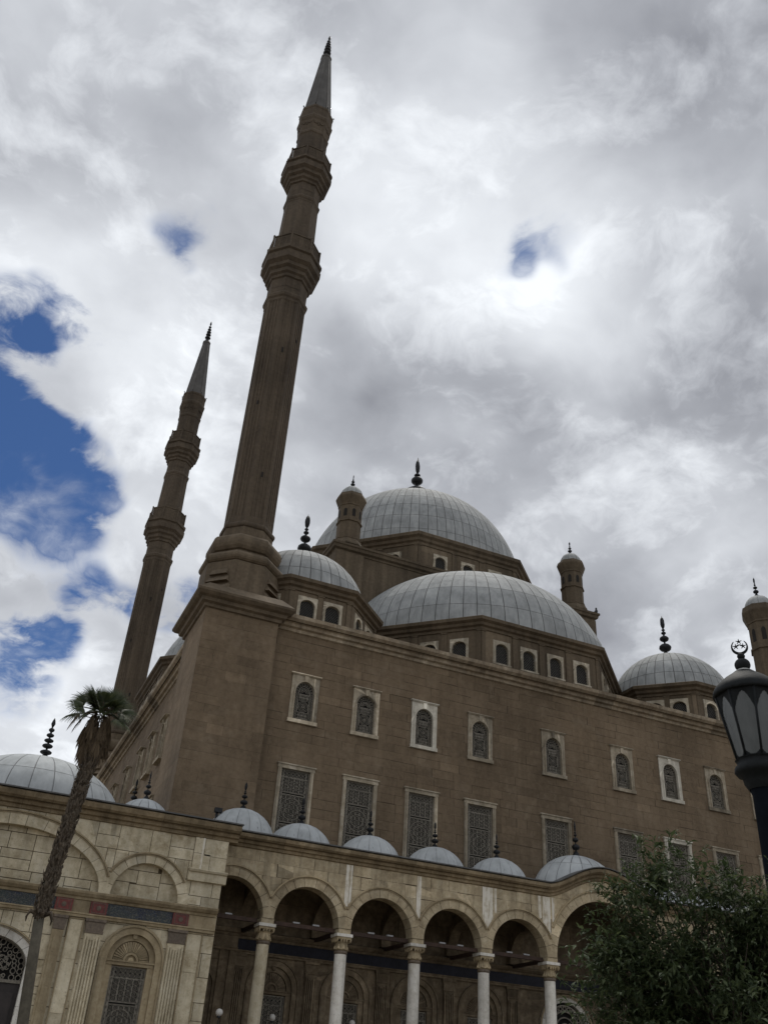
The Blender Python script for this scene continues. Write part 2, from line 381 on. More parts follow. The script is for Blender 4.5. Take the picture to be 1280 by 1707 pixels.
def cornice(thing_, name, T, prof, x0, x1, step, mat, piece='cornice_stone', gap=.012):
    """a straight cornice cut into moulded stones; prof in (y,z), outward is -y"""
    n = max(1, round((x1-x0)/step)); w = (x1-x0)/n
    ys = [p[0] for p in prof]; zs = [p[1] for p in prof]
    me = MB().prism_x(prof, -w/2+gap/2, w/2-gap/2).mesh(piece, mat)
    ang = atan2(T[1][0], T[0][0])
    bed = [(y+.03 if y < max(ys)-.02 else y, z+(.02 if z < (min(zs)+max(zs))/2 else -.02)) for y, z in prof]
    bd = put(name, MB(T).prism_x(bed, x0+.02, x1-.02).mesh(name, MORTAR), thing_)
    for i in range(n):
        c = T @ Vector((x0+(i+.5)*w, 0, 0)); put(piece, me, bd, c, ang)
    return bd
def FR(cx, cy, th, off): return Matrix.Translation((cx, cy, 0)) @ Matrix.Rotation(th, 4, 'Z') @ Matrix.Translation((0, -off, 0))
def RND(prof): return prof

# ------------------------------------------------------------------ ground
gm = MB(); gm.add([(-900, -900, 0), (900, -900, 0), (900, 900, 0), (-900, 900, 0)], [(0, 1, 2, 3)])
go = put('ground', gm.mesh('ground', GROUND)); go['kind'] = 'structure'

# ------------------------------------------------------------------ shared ornaments
def finial_prof(h, r, beads):      # beads: (fraction of height, radius fraction); collars between
    out = [(r*1.25, 0), (r*1.0, h*.05), (r*.62, h*.13), (r*.30, h*.17)]
    for zf, rf, hf in beads:
        for t in (-1, -.7, -.35, 0, .35, .7, 1): out.append((max(r*.2, r*rf*sqrt(max(0, 1-t*t))), h*(zf+hf*t)))
        out.append((r*.17, h*(zf+hf*1.25)))
    return out
def finial(parent, loc, h, r, kind='leaf', rot=0.0, mat=IRON):
    loc = Vector(loc); mb = MB()
    if kind == 'bulb': pr = finial_prof(h, r, [(.25, 1.75, .115), (.52, .85, .07), (.63, .45, .03)]); top = .68
    elif kind == 'mini': pr = finial_prof(h, r, [(.22, 1.0, .05), (.36, .9, .05), (.48, .8, .045), (.60, .65, .045), (.72, .5, .045)]); top = .78
    else: pr = finial_prof(h, r, [(.27, 1.12, .085), (.47, .85, .062), (.60, .45, .03), (.67, .33, .022)]); top = .71
    mb.lathe(pr, 12)
    mb.lathe([(r*.17, h*(top-.06)), (r*.15, h*top)], 8)
    # pierced leaf or crescent at the tip
    if kind in ('leaf', 'bulb'):
        w = r*.30; zc = h*(top+.13); R = h*.12
        for a in range(10):
            t0, t1 = -pi/2+.15+(2*pi-.3)*a/10, -pi/2+.15+(2*pi-.3)*(a+1)/10
            p = lambda t: (w*cos(t), 0, zc+R*sin(t))
            k = .25+.75*abs(((a+.5)/10)*2-1)**.5
            mb.tube([p(t0), p(t1)], r*.17*k, 5)
        mb.tube([(0, 0, h*top), (0, 0, zc), (0, 0, h)], [r*.18, r*.30, r*.03], 6)
    else:
        mb.tube([(0, 0, h*top), (0, 0, h*.86), (0, 0, h*.93), (0, 0, h)], [r*.13, r*.36, r*.24, r*.03], 8)
    return put('finial', mb.mesh('finial', mat), parent, loc, rot)
def lead_dome(thing_, c, a, b, nm, rows, f_top=.985, vgap=.065, hgap=.032, arc=(0, 2*pi), n_ind=300, z_cut=None, mat=LEAD, name='dome', face=None, lift=.016, V=3, seam=None):
    """dark shell with every lead sheet laid on it; sheets of one course share one mesh"""
    cx, cy, z0 = c; full = arc[1]-arc[0] > 6.28
    prof = [(a*cos(t), b*sin(t)) for t in [pi/2*i/24 for i in range(25)]]
    prof[-1] = (.001, b)
    seg = max(24, nm)
    shell = put(name, MB().lathe(prof, seg, arc=None if full else arc).mesh(name, seam or LEADS), thing_, c)
    sheets = []; ph = [pi/2*f_top*i/rows for i in range(rows+1)]
    dth = (arc[1]-arc[0])/nm
    for j in range(rows):
        rmid = a*cos((ph[j]+ph[j+1])/2)
        nmj = nm
        if nm*.0 + 2*pi*rmid/nm*(dth*nm/(2*pi)) < .30 and nm % 2 == 0 and j > rows*.6: nmj = nm//2
        d = (arc[1]-arc[0])/nmj; mb = MB(); U = 2; vs_ = []
        gth = min(vgap/max(rmid, .1)/2, d*.12); gph = hgap/2/((a+b)/2)
        for v in range(V+1):
            t = ph[j]+gph+(ph[j+1]-ph[j]-2*gph)*v/V
            for u in range(U+1):
                q = -d/2+gth+(d-2*gth)*u/U; k = 1+lift/a; kb = 1+lift/b
                vs_.append((a*k*cos(t)*cos(q), a*k*cos(t)*sin(q), b*kb*sin(t)))
        top_ = list(vs_); vs_ = vs_+top_; rim = len(top_); base = len(vs_)
        for v in range(V+1):
            t = ph[j]+gph+(ph[j+1]-ph[j]-2*gph)*v/V
            for u in range(U+1):
                q = -d/2+gth+(d-2*gth)*u/U; vs_.append((a*cos(t)*cos(q), a*cos(t)*sin(q), b*sin(t)))
        ix = lambda u, v, o=0: o+v*(U+1)+u
        fs = [(ix(u, v), ix(u+1, v), ix(u+1, v+1), ix(u, v+1)) for v in range(V) for u in range(U)]; ns = len(fs)
        fs += [(ix(u+1, 0, rim), ix(u, 0, rim), ix(u, 0, base), ix(u+1, 0, base)) for u in range(U)] + [(ix(u, V, rim), ix(u+1, V, rim), ix(u+1, V, base), ix(u, V, base)) for u in range(U)]
        fs += [(ix(0, v, rim), ix(0, v+1, rim), ix(0, v+1, base), ix(0, v, base)) for v in range(V)] + [(ix(U, v+1, rim), ix(U, v, rim), ix(U, v, base), ix(U, v+1, base)) for v in range(V)]
        mb.add(vs_, fs[:ns], True); o_ = len(mb.v)
        mb.f += [f for f in fs[ns:]]; mb.sm += [False]*(len(fs)-ns)
        me = mb.mesh('lead_sheet', mat)
        for i in range(nmj):
            ang = arc[0]+d*(i+.5); tm = (ph[j]+ph[j+1])/2
            p = Vector((cx+a*cos(tm)*cos(ang), cy+a*cos(tm)*sin(ang), z0+b*sin(tm)))
            nrm = Vector((cos(tm)*cos(ang)/a, cos(tm)*sin(ang)/a, sin(tm)/b)).normalized()
            sheets.append(((CAM-p).normalized().dot(nrm), ang, me, mb, j))
    sheets.sort(key=lambda q: -q[0]); rest = MB()
    for k, (fc, ang, me, mb, j) in enumerate(sheets):
        if k < n_ind and fc > -.12: put('lead_sheet', me, shell, c, ang)
        else:
            rest.T = Matrix.Rotation(ang, 4, 'Z'); rest.add(mb.v, mb.f); rest.sm[-len(mb.f):] = mb.sm
    if rest.v: put('lead_sheets', rest.mesh('lead_sheets', mat), shell, c, kind='stuff')
    return shell

# ---- window kinds (own frame: x across, -y outward, z from the sill) ; meshes shared by all copies
def grille_bars(mb, x0, x1, z0, z1, w=.035, y0=0, y1=.05):
    mb.box(x0, x1, y0, y1, z0, z0+w); mb.box(x0, x1, y0, y1, z1-w, z1); mb.box(x0, x0+w, y0, y1, z0+w, z1-w); mb.box(x1-w, x1, y0, y1, z0+w, z1-w)
def ringrow(mb, x0, x1, z0, z1, nx, nz, t=.028, seg=10):
    dx, dz = (x1-x0)/nx, (z1-z0)/nz
    for i in range(nx):
        for j in range(nz):
            cx, cz = x0+(i+.5)*dx, z0+(j+.5)*dz; a, b = dx*.5, dz*.5
            mb.ring(cx, cz, a-t, b-t, a, b, .005, .035, n=seg)
            mb.ring(cx, cz, a*.30, b*.30, a*.30+t*.8, b*.30+t*.8, .008, .035, n=6)
def rect_grille(hw, h):
    mb = MB(); H = h
    grille_bars(mb, -hw, hw, 0, H, .045)
    mw = hw*.22; inner = hw-mw
    for x in (-inner, inner): mb.box(x-.018, x+.018, 0, .05, .05, H-.05)
    zt, zb = H*.90, H*.10
    for z in (zt, zb): mb.box(-hw, hw, -.004, .046, z-.018, z+.018)
    # side borders of ovals, head and foot bands of small rings
    n = max(5, round((zt-zb)/(mw*1.35)))
    for s in (-1, 1): ringrow(mb, min(s*inner, s*hw)+.02, max(s*inner, s*hw)-.02, zb+.02, zt-.02, 1, n)
    ringrow(mb, -hw+.03, hw-.03, zt+.02, H-.04, 7, 2, .02, 8); ringrow(mb, -hw+.03, hw-.03, .04, zb-.02, 7, 2, .02, 8)
    # centre medallion in a square, arcades above and below
    zc = H/2; q = inner*.98
    for z in (zc-q*1.15, zc+q*1.15, zc-q*1.32, zc+q*1.32): mb.box(-inner, inner, -.003, .045, z-.016, z+.016)
    for rr in (.92, .55): mb.ring(0, zc, q*rr-.02, q*rr-.02, q*rr, q*rr, -.004, .04, n=20)
    ringrow(mb, -inner+.02, inner-.02, zc-q*1.13, zc+q*1.13, 5, 6, .02, 8)
    for i in range(6):
        x = -inner+.02+(2*inner-.04)*i/5; mb.box(x-.008, x+.008, .004, .03, zc-q*1.13, zc+q*1.13)
    for (za, zb2) in ((zc+q*1.34, zt-.02), (zb+.02, zc-q*1.34)):
        ringrow(mb, -inner+.03, inner-.03, za, zb2, 4, 4, .024, 8)
        for i in range(5):
            x = -inner+2*inner*i/4; mb.box(x-.013, x+.013, .002, .04, za, zb2)
    return mb
def arch_grille(hw, h, zs):
    mb = MB(); r = h-zs
    mb.box(-hw, hw, 0, .05, 0, .05)
    for s in (-1, 1): mb.box(min(s*hw, s*(hw-.045)), max(s*hw, s*(hw-.045)), 0, .05, .05, zs)
    mb.ring(0, zs, hw-.05, r-.05, hw, r, 0, .05, 0, pi, 18)
    iw = hw*.58
    for s in (-1, 1): mb.box(s*iw-.015, s*iw+.015, 0, .045, .05, zs)
    mb.ring(0, zs, iw-.015, r*.62-.015, iw+.015, r*.62+.015, 0, .045, 0, pi, 14)
    for s in (-1, 1): ringrow(mb, min(s*iw, s*(hw-.05))+.01, max(s*iw, s*(hw-.05))-.01, .08, zs, 1, 11, .018, 8)
    for k in range(9):
        t = pi*(k+.5)/9; mb.ring(cos(t)*hw*.77, zs+sin(t)*r*.80, .03, .03, .055, .055, .004, .04, n=8)
    zc = zs*.50
    for rr in (.17, .26, .34): mb.ring(0, zc, rr-.022, rr-.022, rr, rr, 0, .04, n=16)
    mb.ring(0, zc, .05, .05, .09, .09, -.01, .04, n=10)
    for (z0, z1) in ((zc+.40, zc+.70), (zc-.70, zc-.40)):
        for i in range(4):
            x = -iw+2*iw*i/3; mb.box(x-.013, x+.013, 0, .04, z0-.03, z1+.03)
        for z in (z0-.03, (z0+z1)/2, z1+.03): mb.box(-iw, iw, -.002, .038, z-.013, z+.013)
        for i in range(3):
            for j in (0, 1): mb.ring(-iw+2*iw*(i+.5)/3, z0+(z1-z0)*(j+.5)/2, .03, .04, .055, .07, .002, .036, n=8)
    for rr in (.10, .2, .29): mb.ring(0, zs-.02, rr, rr, rr+.022, rr+.022, 0, .04, 0, pi, 12)
    for k in range(7):
        t = pi*k/6; mb.box(-.01+cos(t)*.2, .01+cos(t)*.2, .002, .03, zs+sin(t)*.2-.08, zs+sin(t)*.2+.08)
    for z in (.10, .16, zs-.12, zs-.2): mb.box(-iw, iw, 0, .035, z-.012, z+.012)
    return mb
def lattice(hw, zs, rise, step=.16):
    mb = MB(); h = zs+rise
    top = lambda x: zs+rise*sqrt(max(0, 1-(x/hw)**2))
    for s in (-1, 1):
        c = -hw*2
        k = -14
        while k < 26:
            # slanted line z = s*x*1.25 + k*step, clipped to the opening
            pts = [(x, s*x*1.25+k*step) for x in [-hw+2*hw*i/16 for i in range(17)]]
            seg = [p for p in pts if 0 <= p[1] <= top(p[0])]
            if len(seg) > 1: 
                a, b = seg[0], seg[-1]; w = .011; y = .0 if s > 0 else .012
                dx, dz = b[0]-a[0], b[1]-a[1]; L_ = sqrt(dx*dx+dz*dz); nx, nz = -dz/L_*w, dx/L_*w
                mb.slab([(a[0]-nx, a[1]-nz), (b[0]-nx, b[1]-nz), (b[0]+nx, b[1]+nz), (a[0]+nx, a[1]+nz)], y, y+.012)
            k += 1
    return mb
def arch_frame(hw, h, ow, zs, rise, sill=.22, lip=.12, key=True):
    """rectangular marble surround with arched opening; ow half opening, zs springing height above frame foot, rise of the head"""
    mb = MB()
    hole = arch_poly(0, zs, ow, rise, sill, 16)
    for P in minus([rect(-hw, hw, sill, h)], hole): mb.slab(P, -.07, .22)
    mb.box(-hw-.05, hw+.05, -.14, .2, 0, sill-.002)                                 # sill
    if lip: mb.box(-hw-.09, hw+.09, -.19, .1, h+.002, h+lip*.5); mb.box(-hw-.03, hw+.03, -.13, .1, h-.05, h)
    mb.ring(0, zs, ow-.001, rise-.001, ow+.10, rise+.10, -.11, -.065, 0, pi, 16, True)   # raised archivolt
    for s in (-1, 1): mb.box(min(s*ow, s*(ow+.10)), max(s*ow, s*(ow+.10)), -.11, -.065, sill, zs-.004)
    if key: mb.slab([(-.09, zs+rise-.01), (.09, zs+rise-.01), (.12, h-.055), (-.12, h-.055)], -.15, -.06)
    return mb
def rect_frame(hw, h, t=.21):
    mb = MB()
    mb.box(-hw, -hw+t, -.10, .22, 0, h-t-.004); mb.box(hw-t, hw, -.10, .22, 0, h-t-.004)
    mb.box(-hw-.04, hw+.04, -.11, .22, h-t, h); mb.box(-hw-.10, hw+.10, -.17, .1, h+.003, h+.08)
    mb.box(-hw+.05, -hw+.10, -.13, -.097, 0, h-t-.01); mb.box(hw-.10, hw-.05, -.13, -.097, 0, h-t-.01)
    mb.box(-hw-.06, hw+.06, -.2, .2, -.15, -.003)
    return mb
UW = dict(hw=.88, h=3.03, ow=.60, zs=1.98, rise=.64, sill=.22)
uw_frame = {m: arch_frame(**UW).mesh('window_frame', m) for m in (FRAME, FRAMEW)}
uw_grille = arch_grille(.595, 1.98+.64-.22, 1.98-.22).mesh('grille', GRILLE)
for v in uw_grille.vertices: v.co.z += .22
uw_pane = MB().slab(arch_poly(0, 1.98, .61, .65, .20, 16), 0, .02).mesh('pane', DARK)
LWH = 4.55
lw_frame = {m: rect_frame(1.08, LWH).mesh('window_frame', m) for m in (FRAME, FRAMEW)}
lw_grille = rect_grille(.865, LWH-.22).mesh('grille', GRILLE)
lw_pane = MB().box(-.88, .88, 0, .02, 0, LWH-.2).mesh('pane', DARK)
DW = dict(hw=.68, h=1.85, ow=.50, zs=1.20, rise=.42, sill=.12, lip=.0, key=False)
dw_frame = arch_frame(**DW).mesh('window_frame', FRAMED)
dw_lat = lattice(.50, 1.08, .42, .2).mesh('lattice', LATT)
for v in dw_lat.vertices: v.co.z += .12
dw_pane = MB().slab(arch_poly(0, 1.20, .51, .43, .10, 12), 0, .02).mesh('pane', DARK)
def window(thing_, T, x, z, kind, mat=FRAME, deep=1.0):
    fr, gr, pn = {'upper': (uw_frame.get(mat), uw_grille, uw_pane), 'lower': (lw_frame.get(mat), lw_grille, lw_pane), 'drum': (dw_frame, dw_lat, dw_pane)}[kind]
    p = T @ Vector((x, 0, z)); ang = atan2(T[1][0], T[0][0])
    w = put('drum_window' if kind == 'drum' else 'window', fr, thing_, p, ang)
    w.scale = (1, deep, 1)
    a = sub('lattice' if kind == 'drum' else 'grille', gr, w); a.location.y = .06
    b = sub('pane', pn, w); b.location.y = .16
    return w
# ------------------------------------------------------------------ the prayer hall
hall = thing('prayer_hall', (33.5, 74, 0), 'brown stone mosque hall with grey lead domes and two rows of grilled windows', 'mosque')
C8 = 1/cos(pi/8)
TF = FR(0, 50, 0, 0); TL = FR(10.3, 0, -pi/2, 0)
put('hall_core', MB().box(10.7, 57.8, 50.4, 101.2, 0, 26.3).mesh('hall_core', BROWN2), hall)
put('roof', MB().box(10.6, 57.9, 50.45, 101.1, 26.3, 26.85).mesh('roof', BROWN2), hall)
WX = [16, 20, 24, 28, 33.5, 39, 43, 47, 51]
ZU, ZL = 20.55, 13.45
holes = [rect(x-.80, x+.80, ZU+.05, ZU+2.95) for x in WX] + [rect(x-1.0, x+1.0, ZL, ZL+LWH-.05) for x in WX]
stone_wall(hall, 'facade_wall', TF, (13.4, 58.2, 8.0, 26.22), holes, .52, .75, 1.7, BROWN, MORTAR, gap=.013, depth=.020, back=.5, n_ind=296, hv=.06, jit=.004)
for i, x in enumerate(WX):
    window(hall, TF, x, ZU, 'upper', FRAMEW if i in (2, 6) else FRAME)
    window(hall, TF, x, ZL, 'lower', FRAMEW if i in (6,) else FRAME)
WY = [58.3, 62.3, 66.3, 70.3, 75.8, 81.3, 85.3, 89.3]
holes = [rect(-y-.80, -y+.80, ZU+.05, ZU+2.95) for y in WY] + [rect(-y-1.0, -y+1.0, ZL, ZL+LWH-.05) for y in WY]
stone_wall(hall, 'side_wall', TL, (-97.4, -54.0, 8.0, 26.22), holes, .52, .75, 1.7, BROWN, MORTAR, gap=.013, depth=.020, back=.5, n_ind=0, hv=.06, jit=.004)
for y in WY:
    window(hall, TL, -y, ZU, 'upper', FRAME, 2.2); window(hall, TL, -y, ZL, 'lower', FRAME, 2.0)
CP = [(.0, 26.20), (-.12, 26.24), (-.15, 26.42), (-.33, 26.48), (-.38, 26.66), (-.58, 26.72), (-.76, 26.86), (-.80, 27.08), (-.62, 27.15), (.35, 27.19), (.35, 26.20)]
cornice(hall, 'main_cornice', TF, CP, 13.7, 58.8, 1.45, LEDGE)
cornice(hall, 'side_cornice', TL, CP, -97.2, -54.4, 1.45, LEDGE)
put('sill_ledge', MB().prism_x([(.0, 13.0), (-.22, 13.03), (-.3, 13.12), (-.3, 13.26), (.0, 13.29)], 13.6, 52).mesh('sill_ledge', LEDGE), hall, (0, 50, 0))
# rain-worn right end of the facade
put('corner_pedestal', MB().box(53.6, 58.7, 49.5, 54.6, 8, 26.3).mesh('corner_pedestal', BROWN), hall)
put('pedestal_cap', MB().lathe([(2.2*1.41, 26.6), (3.1*1.41, 27.2), (2.9*1.41, 27.5), (1.2, 29.0)], 4, (55.7, 51.4), pi/4, False).mesh('pedestal_cap', BROWN2), hall)
def drum(c, rin, z0, z1, zc, faces, spacing, nwin, wz, full=True, pil=.42):
    cx, cy = c; s = rin*math.tan(pi/8)
    body = put('drum', MB().lathe([((rin-.42)*C8, z0), ((rin-.42)*C8, z1)], 8, c, pi/8, False).mesh('drum', DARKIN), hall)
    for th in faces:
        T = FR(cx, cy, th, rin); xs = [(i-(nwin-1)/2)*spacing for i in range(nwin)]
        polys = [rect(-s, s, z0, z1)]
        for x in xs: polys = minus(polys, rect(x-.62, x+.62, wz+.05, wz+1.80))
        mb = MB(T)
        for P in polys: mb.slab(P, 0, .4)
        put('drum_face', mb.mesh('drum_face', BROWN2), body)
        for x in xs: window(hall, T, x, wz, 'drum')
        ps = [(-s, .3), (s, .3)] + [((xs[i]+xs[i+1])/2, pil) for i in range(nwin-1)]
        for x, w in ps:
            m2 = MB(T); x0, x1 = (max(x-w, -s), min(x+w, s)) if abs(abs(x)-s) < .01 else (x-w/2, x+w/2)
            m2.box(x0, x1, -.07, .0, z0, z1-.12); m2.box(x0-.03, x1+.03, -.11, .0, z1-.118, z1-.03)
            put('pilaster', m2.mesh('pilaster', BROWN2), body)
    pr = [(rin-.1, z1-.02), (rin+.08, z1), (rin+.10, z1+.16), (rin+.26, z1+.24), (rin+.30, z1+.40), (rin+.44, z1+.48)]
    hc = zc-z1
    pr = [(r, z1+(z-z1)/.48*hc*.62) for r, z in pr] + [(rin+.50, z1+hc*.66), (rin+.52, z1+hc*.92), (rin+.40, z1+hc), (rin-1.2, zc+.12)]
    put('drum_cornice', MB().lathe([(r*C8, z) for r, z in pr], 8, c, pi/8, False).mesh('drum_cornice', BROWN2), body)
    return body
F5 = [0, pi/4, -pi/4, pi/2, -pi/2]
# front half dome
drum((33.5, 62.7), 11.8, 26.8, 30.35, 31.25, F5, 2.2, 4, 27.92)
lead_dome(hall, (34.0, 62.9, 31.2), 11.75, 9.1, 36, 7, arc=(pi, 2*pi), name='half_dome')
# half dome above the side wall
drum((22.3, 75.0), 11.8, 26.8, 30.35, 31.25, [-pi/2, -pi/4, -3*pi/4], 2.2, 4, 27.92)
lead_dome(hall, (22.3, 75.0, 31.2), 11.6, 9.1, 36, 7, arc=(pi/2, 3*pi/2), name='half_dome', n_ind=40)
# corner domes
for (x, y, n) in ((16.7, 56.2, 120), (49.4, 56.2, 120), (16.9, 94.2, 20)):
    drum((x, y), 5.2, 26.8, 29.72, 30.6, F5+[3*pi/4, -3*pi/4, pi], 1.74, 2, 27.55)
    lead_dome(hall, (x, y, 30.55), 4.85, 4.6, 40, 5, name='corner_dome', n_ind=n)
    finial(hall, (x, y, 35.0), 4.15, .46, 'leaf', rng.uniform(0, 3))
# square block and central dome
bk = put('central_block', MB().box(21.05, 45.95, 61.35, 86.4, 26.85, 39.95).mesh('central_block', BROWN2), hall)
for (x, y) in ((22.1, 62.4), (44.9, 62.4), (22.1, 85.3)):
    put('corner_pier', MB().box(x-1.25, x+1.25, y-1.25, y+1.25, 26.86, 39.96).mesh('corner_pier', BROWN2), hall)
sq = [(12.4, 39.9), (12.62, 39.95), (12.65, 40.12), (12.85, 40.2), (12.9, 40.42), (13.0, 40.5), (13.0, 40.68), (12.8, 40.76), (10, 40.8)]
put('block_cornice', MB().lathe([(r*sqrt(2), z) for r, z in sq], 4, (33.5, 73.9), pi/4, False).mesh('block_cornice', BROWN2), hall)
drum((33.5, 73.85), 11.8, 40.5, 43.25, 44.4, F5, 2.72, 3, 40.85)
lead_dome(hall, (33.6, 73.9, 44.4), 10.95, 11.4, 80, 10, name='central_dome', n_ind=298)
finial(hall, (33.6, 73.9, 55.6), 6.6, .76, 'bulb', .4)
def turret(c, z0, k, zs, fin, flare=True):
    """zs: shaft foot, ring, cornice foot, cornice widest, dome base, dome top"""
    a, b, cf, cw, db, dt = zs; q = 1.015
    mb = MB(); R = k
    pr = ([(1.42*R, z0), (1.40*R, z0+.15), (1.12*R, a-.12)] if flare else [(1.0*R, z0)])
    pr += [(1.15*R, a-.1), (1.15*R, a), (1.0*R, a+.05), (1.0*R, b-.08), (1.10*R, b-.05), (1.10*R, b+.08), (1.0*R, b+.12), (1.0*R, cf), (1.06*R, cf+.05), (1.06*R, cf+.2*(cw-cf)), (1.16*R, cf+.5*(cw-cf)), (1.30*R, cw), (1.31*R, cw+.12), (1.2*R, db-.02), (.9*R, db+.03)]
    mb.lathe([(r*q, z) for r, z in pr], 8, c, pi/8, False)
    t = put('turret', mb.mesh('turret', BROWN2), hall)
    put('turret_dome', MB().lathe([(1.0*R*cos(x), db+(dt-db)*sin(x)) for x in [pi/2*i/8 for i in range(9)]], 16, c, 0, True).mesh('turret_dome', LEAD), t)
    for kf in range(16):
        an = 2*pi*kf/16
        put('lead_seam', MB().tube([(c[0]+1.0*R*cos(x)*cos(an), c[1]+1.0*R*cos(x)*sin(an), db+(dt-db)*sin(x)) for x in [pi/2*i/6 for i in range(6)]], .014, 4).mesh('lead_seam', LEADS), t) if kf % 2 == 0 else None
    hb = (cf-b)*.50
    for kf in range(8):
        T = FR(c[0], c[1], kf*pi/4, R*q*cos(pi/8))
        mm = MB(T); ow = .155*R; z0_ = b+.28*(cf-b)
        mm.slab(arch_poly(0, z0_+hb*.72, ow, hb*.28, z0_, 8), -.012, .0)
        op = put('arched_opening', mm.mesh('arched_opening', DARKIN), t)
    f_ = finial(hall, (c[0], c[1], dt-.06), fin, .17*R*1.05, 'leaf', rng.uniform(0, 3))
    return t
turret((22.15, 62.2), 40.72, 1.0, (41.5, 43.2, 44.75, 45.55, 46.0, 47.1), 1.45)
turret((44.62, 62.3), 40.72, 1.0, (41.5, 43.2, 44.75, 45.55, 46.0, 47.1), 1.45)
turret((22.15, 85.4), 40.72, 1.0, (41.5, 43.2, 44.75, 45.55, 46.0, 47.1), 1.45)
turret((55.6, 51.2), 27.3, 1.17, (30.0, 35.3, 37.6, 38.55, 39.2, 40.42), 1.95, False)

# ------------------------------------------------------------------ minarets
def flute_section(R, n_fl, dep):
    pts = []; Rc = R; s = 2*Rc*sin(pi/8); inr = Rc*cos(pi/8)
    for k in range(8):
        th = -pi/2 + k*pi/4; ex, ey = -sin(th), cos(th); ox, oy = cos(th), sin(th)
        m_ = .10*s; w = (s-2*m_)/n_fl
        loc = [(-s/2, 0)]
        for i in range(n_fl):
            u0 = -s/2+m_+i*w
            loc += [(u0+.16*w, 0), (u0+.24*w, dep), (u0+.76*w, dep), (u0+.84*w, 0)]
        for u, d in loc: pts.append((ox*(inr-d)+ex*u, oy*(inr-d)+ey*u))
    return pts
def minaret(ax, label, n_stone):
    X, Y = ax
    t = thing('minaret', (X, Y, 0), label, 'minaret', 'minarets at the courtyard corners of the hall')
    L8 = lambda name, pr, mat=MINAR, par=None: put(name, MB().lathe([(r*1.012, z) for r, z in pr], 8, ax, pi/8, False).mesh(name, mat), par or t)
    # pedestal
    px0, px1, py0, py1 = X-2.43, X+2.1, Y-3.2, Y+2.1
    cx, cy = (px0+px1)/2, (py0+py1)/2
    put('pedestal_core', MB().box(px0+.3, px1-.05, py0+.3, py1-.05, 0, 26.3).mesh('pedestal_core', BROWN2), t)
    stone_wall(t, 'pedestal_face', FR(0, py0, 0, 0), (px0, px1, 6.0, 26.3), [], .55, .9, 1.9, BROWN, MORTAR, gap=.006, depth=.014, back=.31, n_ind=n_stone, hv=.06, jit=.003)
    stone_wall(t, 'pedestal_face', FR(px0-.012, 0, -pi/2, 0), (-py1, -py0-.004, 6.0, 26.3), [], .55, .9, 1.9, BROWN, MORTAR, gap=.006, depth=.014, back=.31, n_ind=0, hv=.06, jit=.003)
    hx, hy = (px1-px0)/2, (py1-py0)/2
    mb = MB(); prof = [(.0, 26.22), (.14, 26.26), (.17, 26.44), (.36, 26.52), (.42, 26.72), (.62, 26.80), (.78, 26.96), (.80, 27.10), (.72, 27.14), (.05, 27.85)]
    vs_ = []
    for o, z in prof: vs_ += [(cx-hx-o, cy-hy-o, z), (cx+hx+o, cy-hy-o, z), (cx+hx+o, cy+hy+o, z), (cx-hx-o, cy+hy+o, z)]
    n = len(prof); fs = [(4*j+i, 4*j+(i+1) % 4, 4*(j+1)+(i+1) % 4, 4*(j+1)+i) for j in range(n-1) for i in range(4)] + [(4*n-4, 4*n-3, 4*n-2, 4*n-1)]
    mb.add(vs_, fs); put('pedestal_cornice', mb.mesh('pedestal_cornice', BROWN2), t)
    # eight-sided foot with broaches, tori
    L8('octagonal_foot', [(2.62, 27.3), (2.62, 30.3), (2.50, 30.4)], BROWN2)
    for kx in (-1, 1):
        for ky in (-1, 1):
            for q, (zz, ww) in enumerate(((28.2, 1.0), (28.75, .84), (29.3, .68))):
                a = atan2(ky, kx); M_ = Matrix.Translation((X, Y, 0)) @ Matrix.Rotation(a, 4, 'Z')
                m2 = MB(M_); m2.add([(2.3, -ww, zz), (2.66+.10*(2-q), -ww*.9, zz), (2.66+.10*(2-q), ww*.9, zz), (2.3, ww, zz), (2.3, -ww*.9, zz+.42), (2.5, -ww*.8, zz+.40), (2.5, ww*.8, zz+.40), (2.3, ww*.9, zz+.42)],
                                     [(0, 3, 2, 1), (4, 5, 6, 7), (0, 1, 5, 4), (1, 2, 6, 5), (2, 3, 7, 6), (3, 0, 4, 7)])
                put('broach_step', m2.mesh('broach_step', BROWN2), t)
    tor = lambda zc, h, R, d: [(R-d*(1-sqrt(max(0, 1-q*q))), zc+h*q) for q in (-1, -.85, -.55, -.2, .2, .55, .85, 1)]
    L8('lower_torus', [(2.45, 30.25)] + tor(30.72, .36, 2.76, .35) + [(2.3, 31.1)], BROWN2)
    L8('upper_torus', [(2.2, 31.05), (2.25, 31.3)] + tor(31.95, .62, 2.50, .45) + [(1.9, 32.6), (1.76, 32.75), (1.74, 33.35)], BROWN2)
    L8('shaft_ring', [(1.74, 33.3)] + tor(33.6, .2, 1.86, .12) + [(1.66, 33.85), (1.66, 34.3)])
    # fluted shaft
    sec = flute_section(1.665, 4, .045); mb = MB(); m_ = len(sec); vs_ = []; zs = [34.25, 39.5, 44.5, 49.5, 54.7]
    for z in zs: vs_ += [(X+p[0]*(1.01-.02*(z-34)/20), Y+p[1]*(1.01-.02*(z-34)/20), z) for p in sec]
    fs = [(j*m_+i, j*m_+(i+1) % m_, (j+1)*m_+(i+1) % m_, (j+1)*m_+i) for j in range(len(zs)-1) for i in range(m_)]
    mb.add(vs_, fs); sh = put('fluted_shaft', mb.mesh('fluted_shaft', MINAR), t)
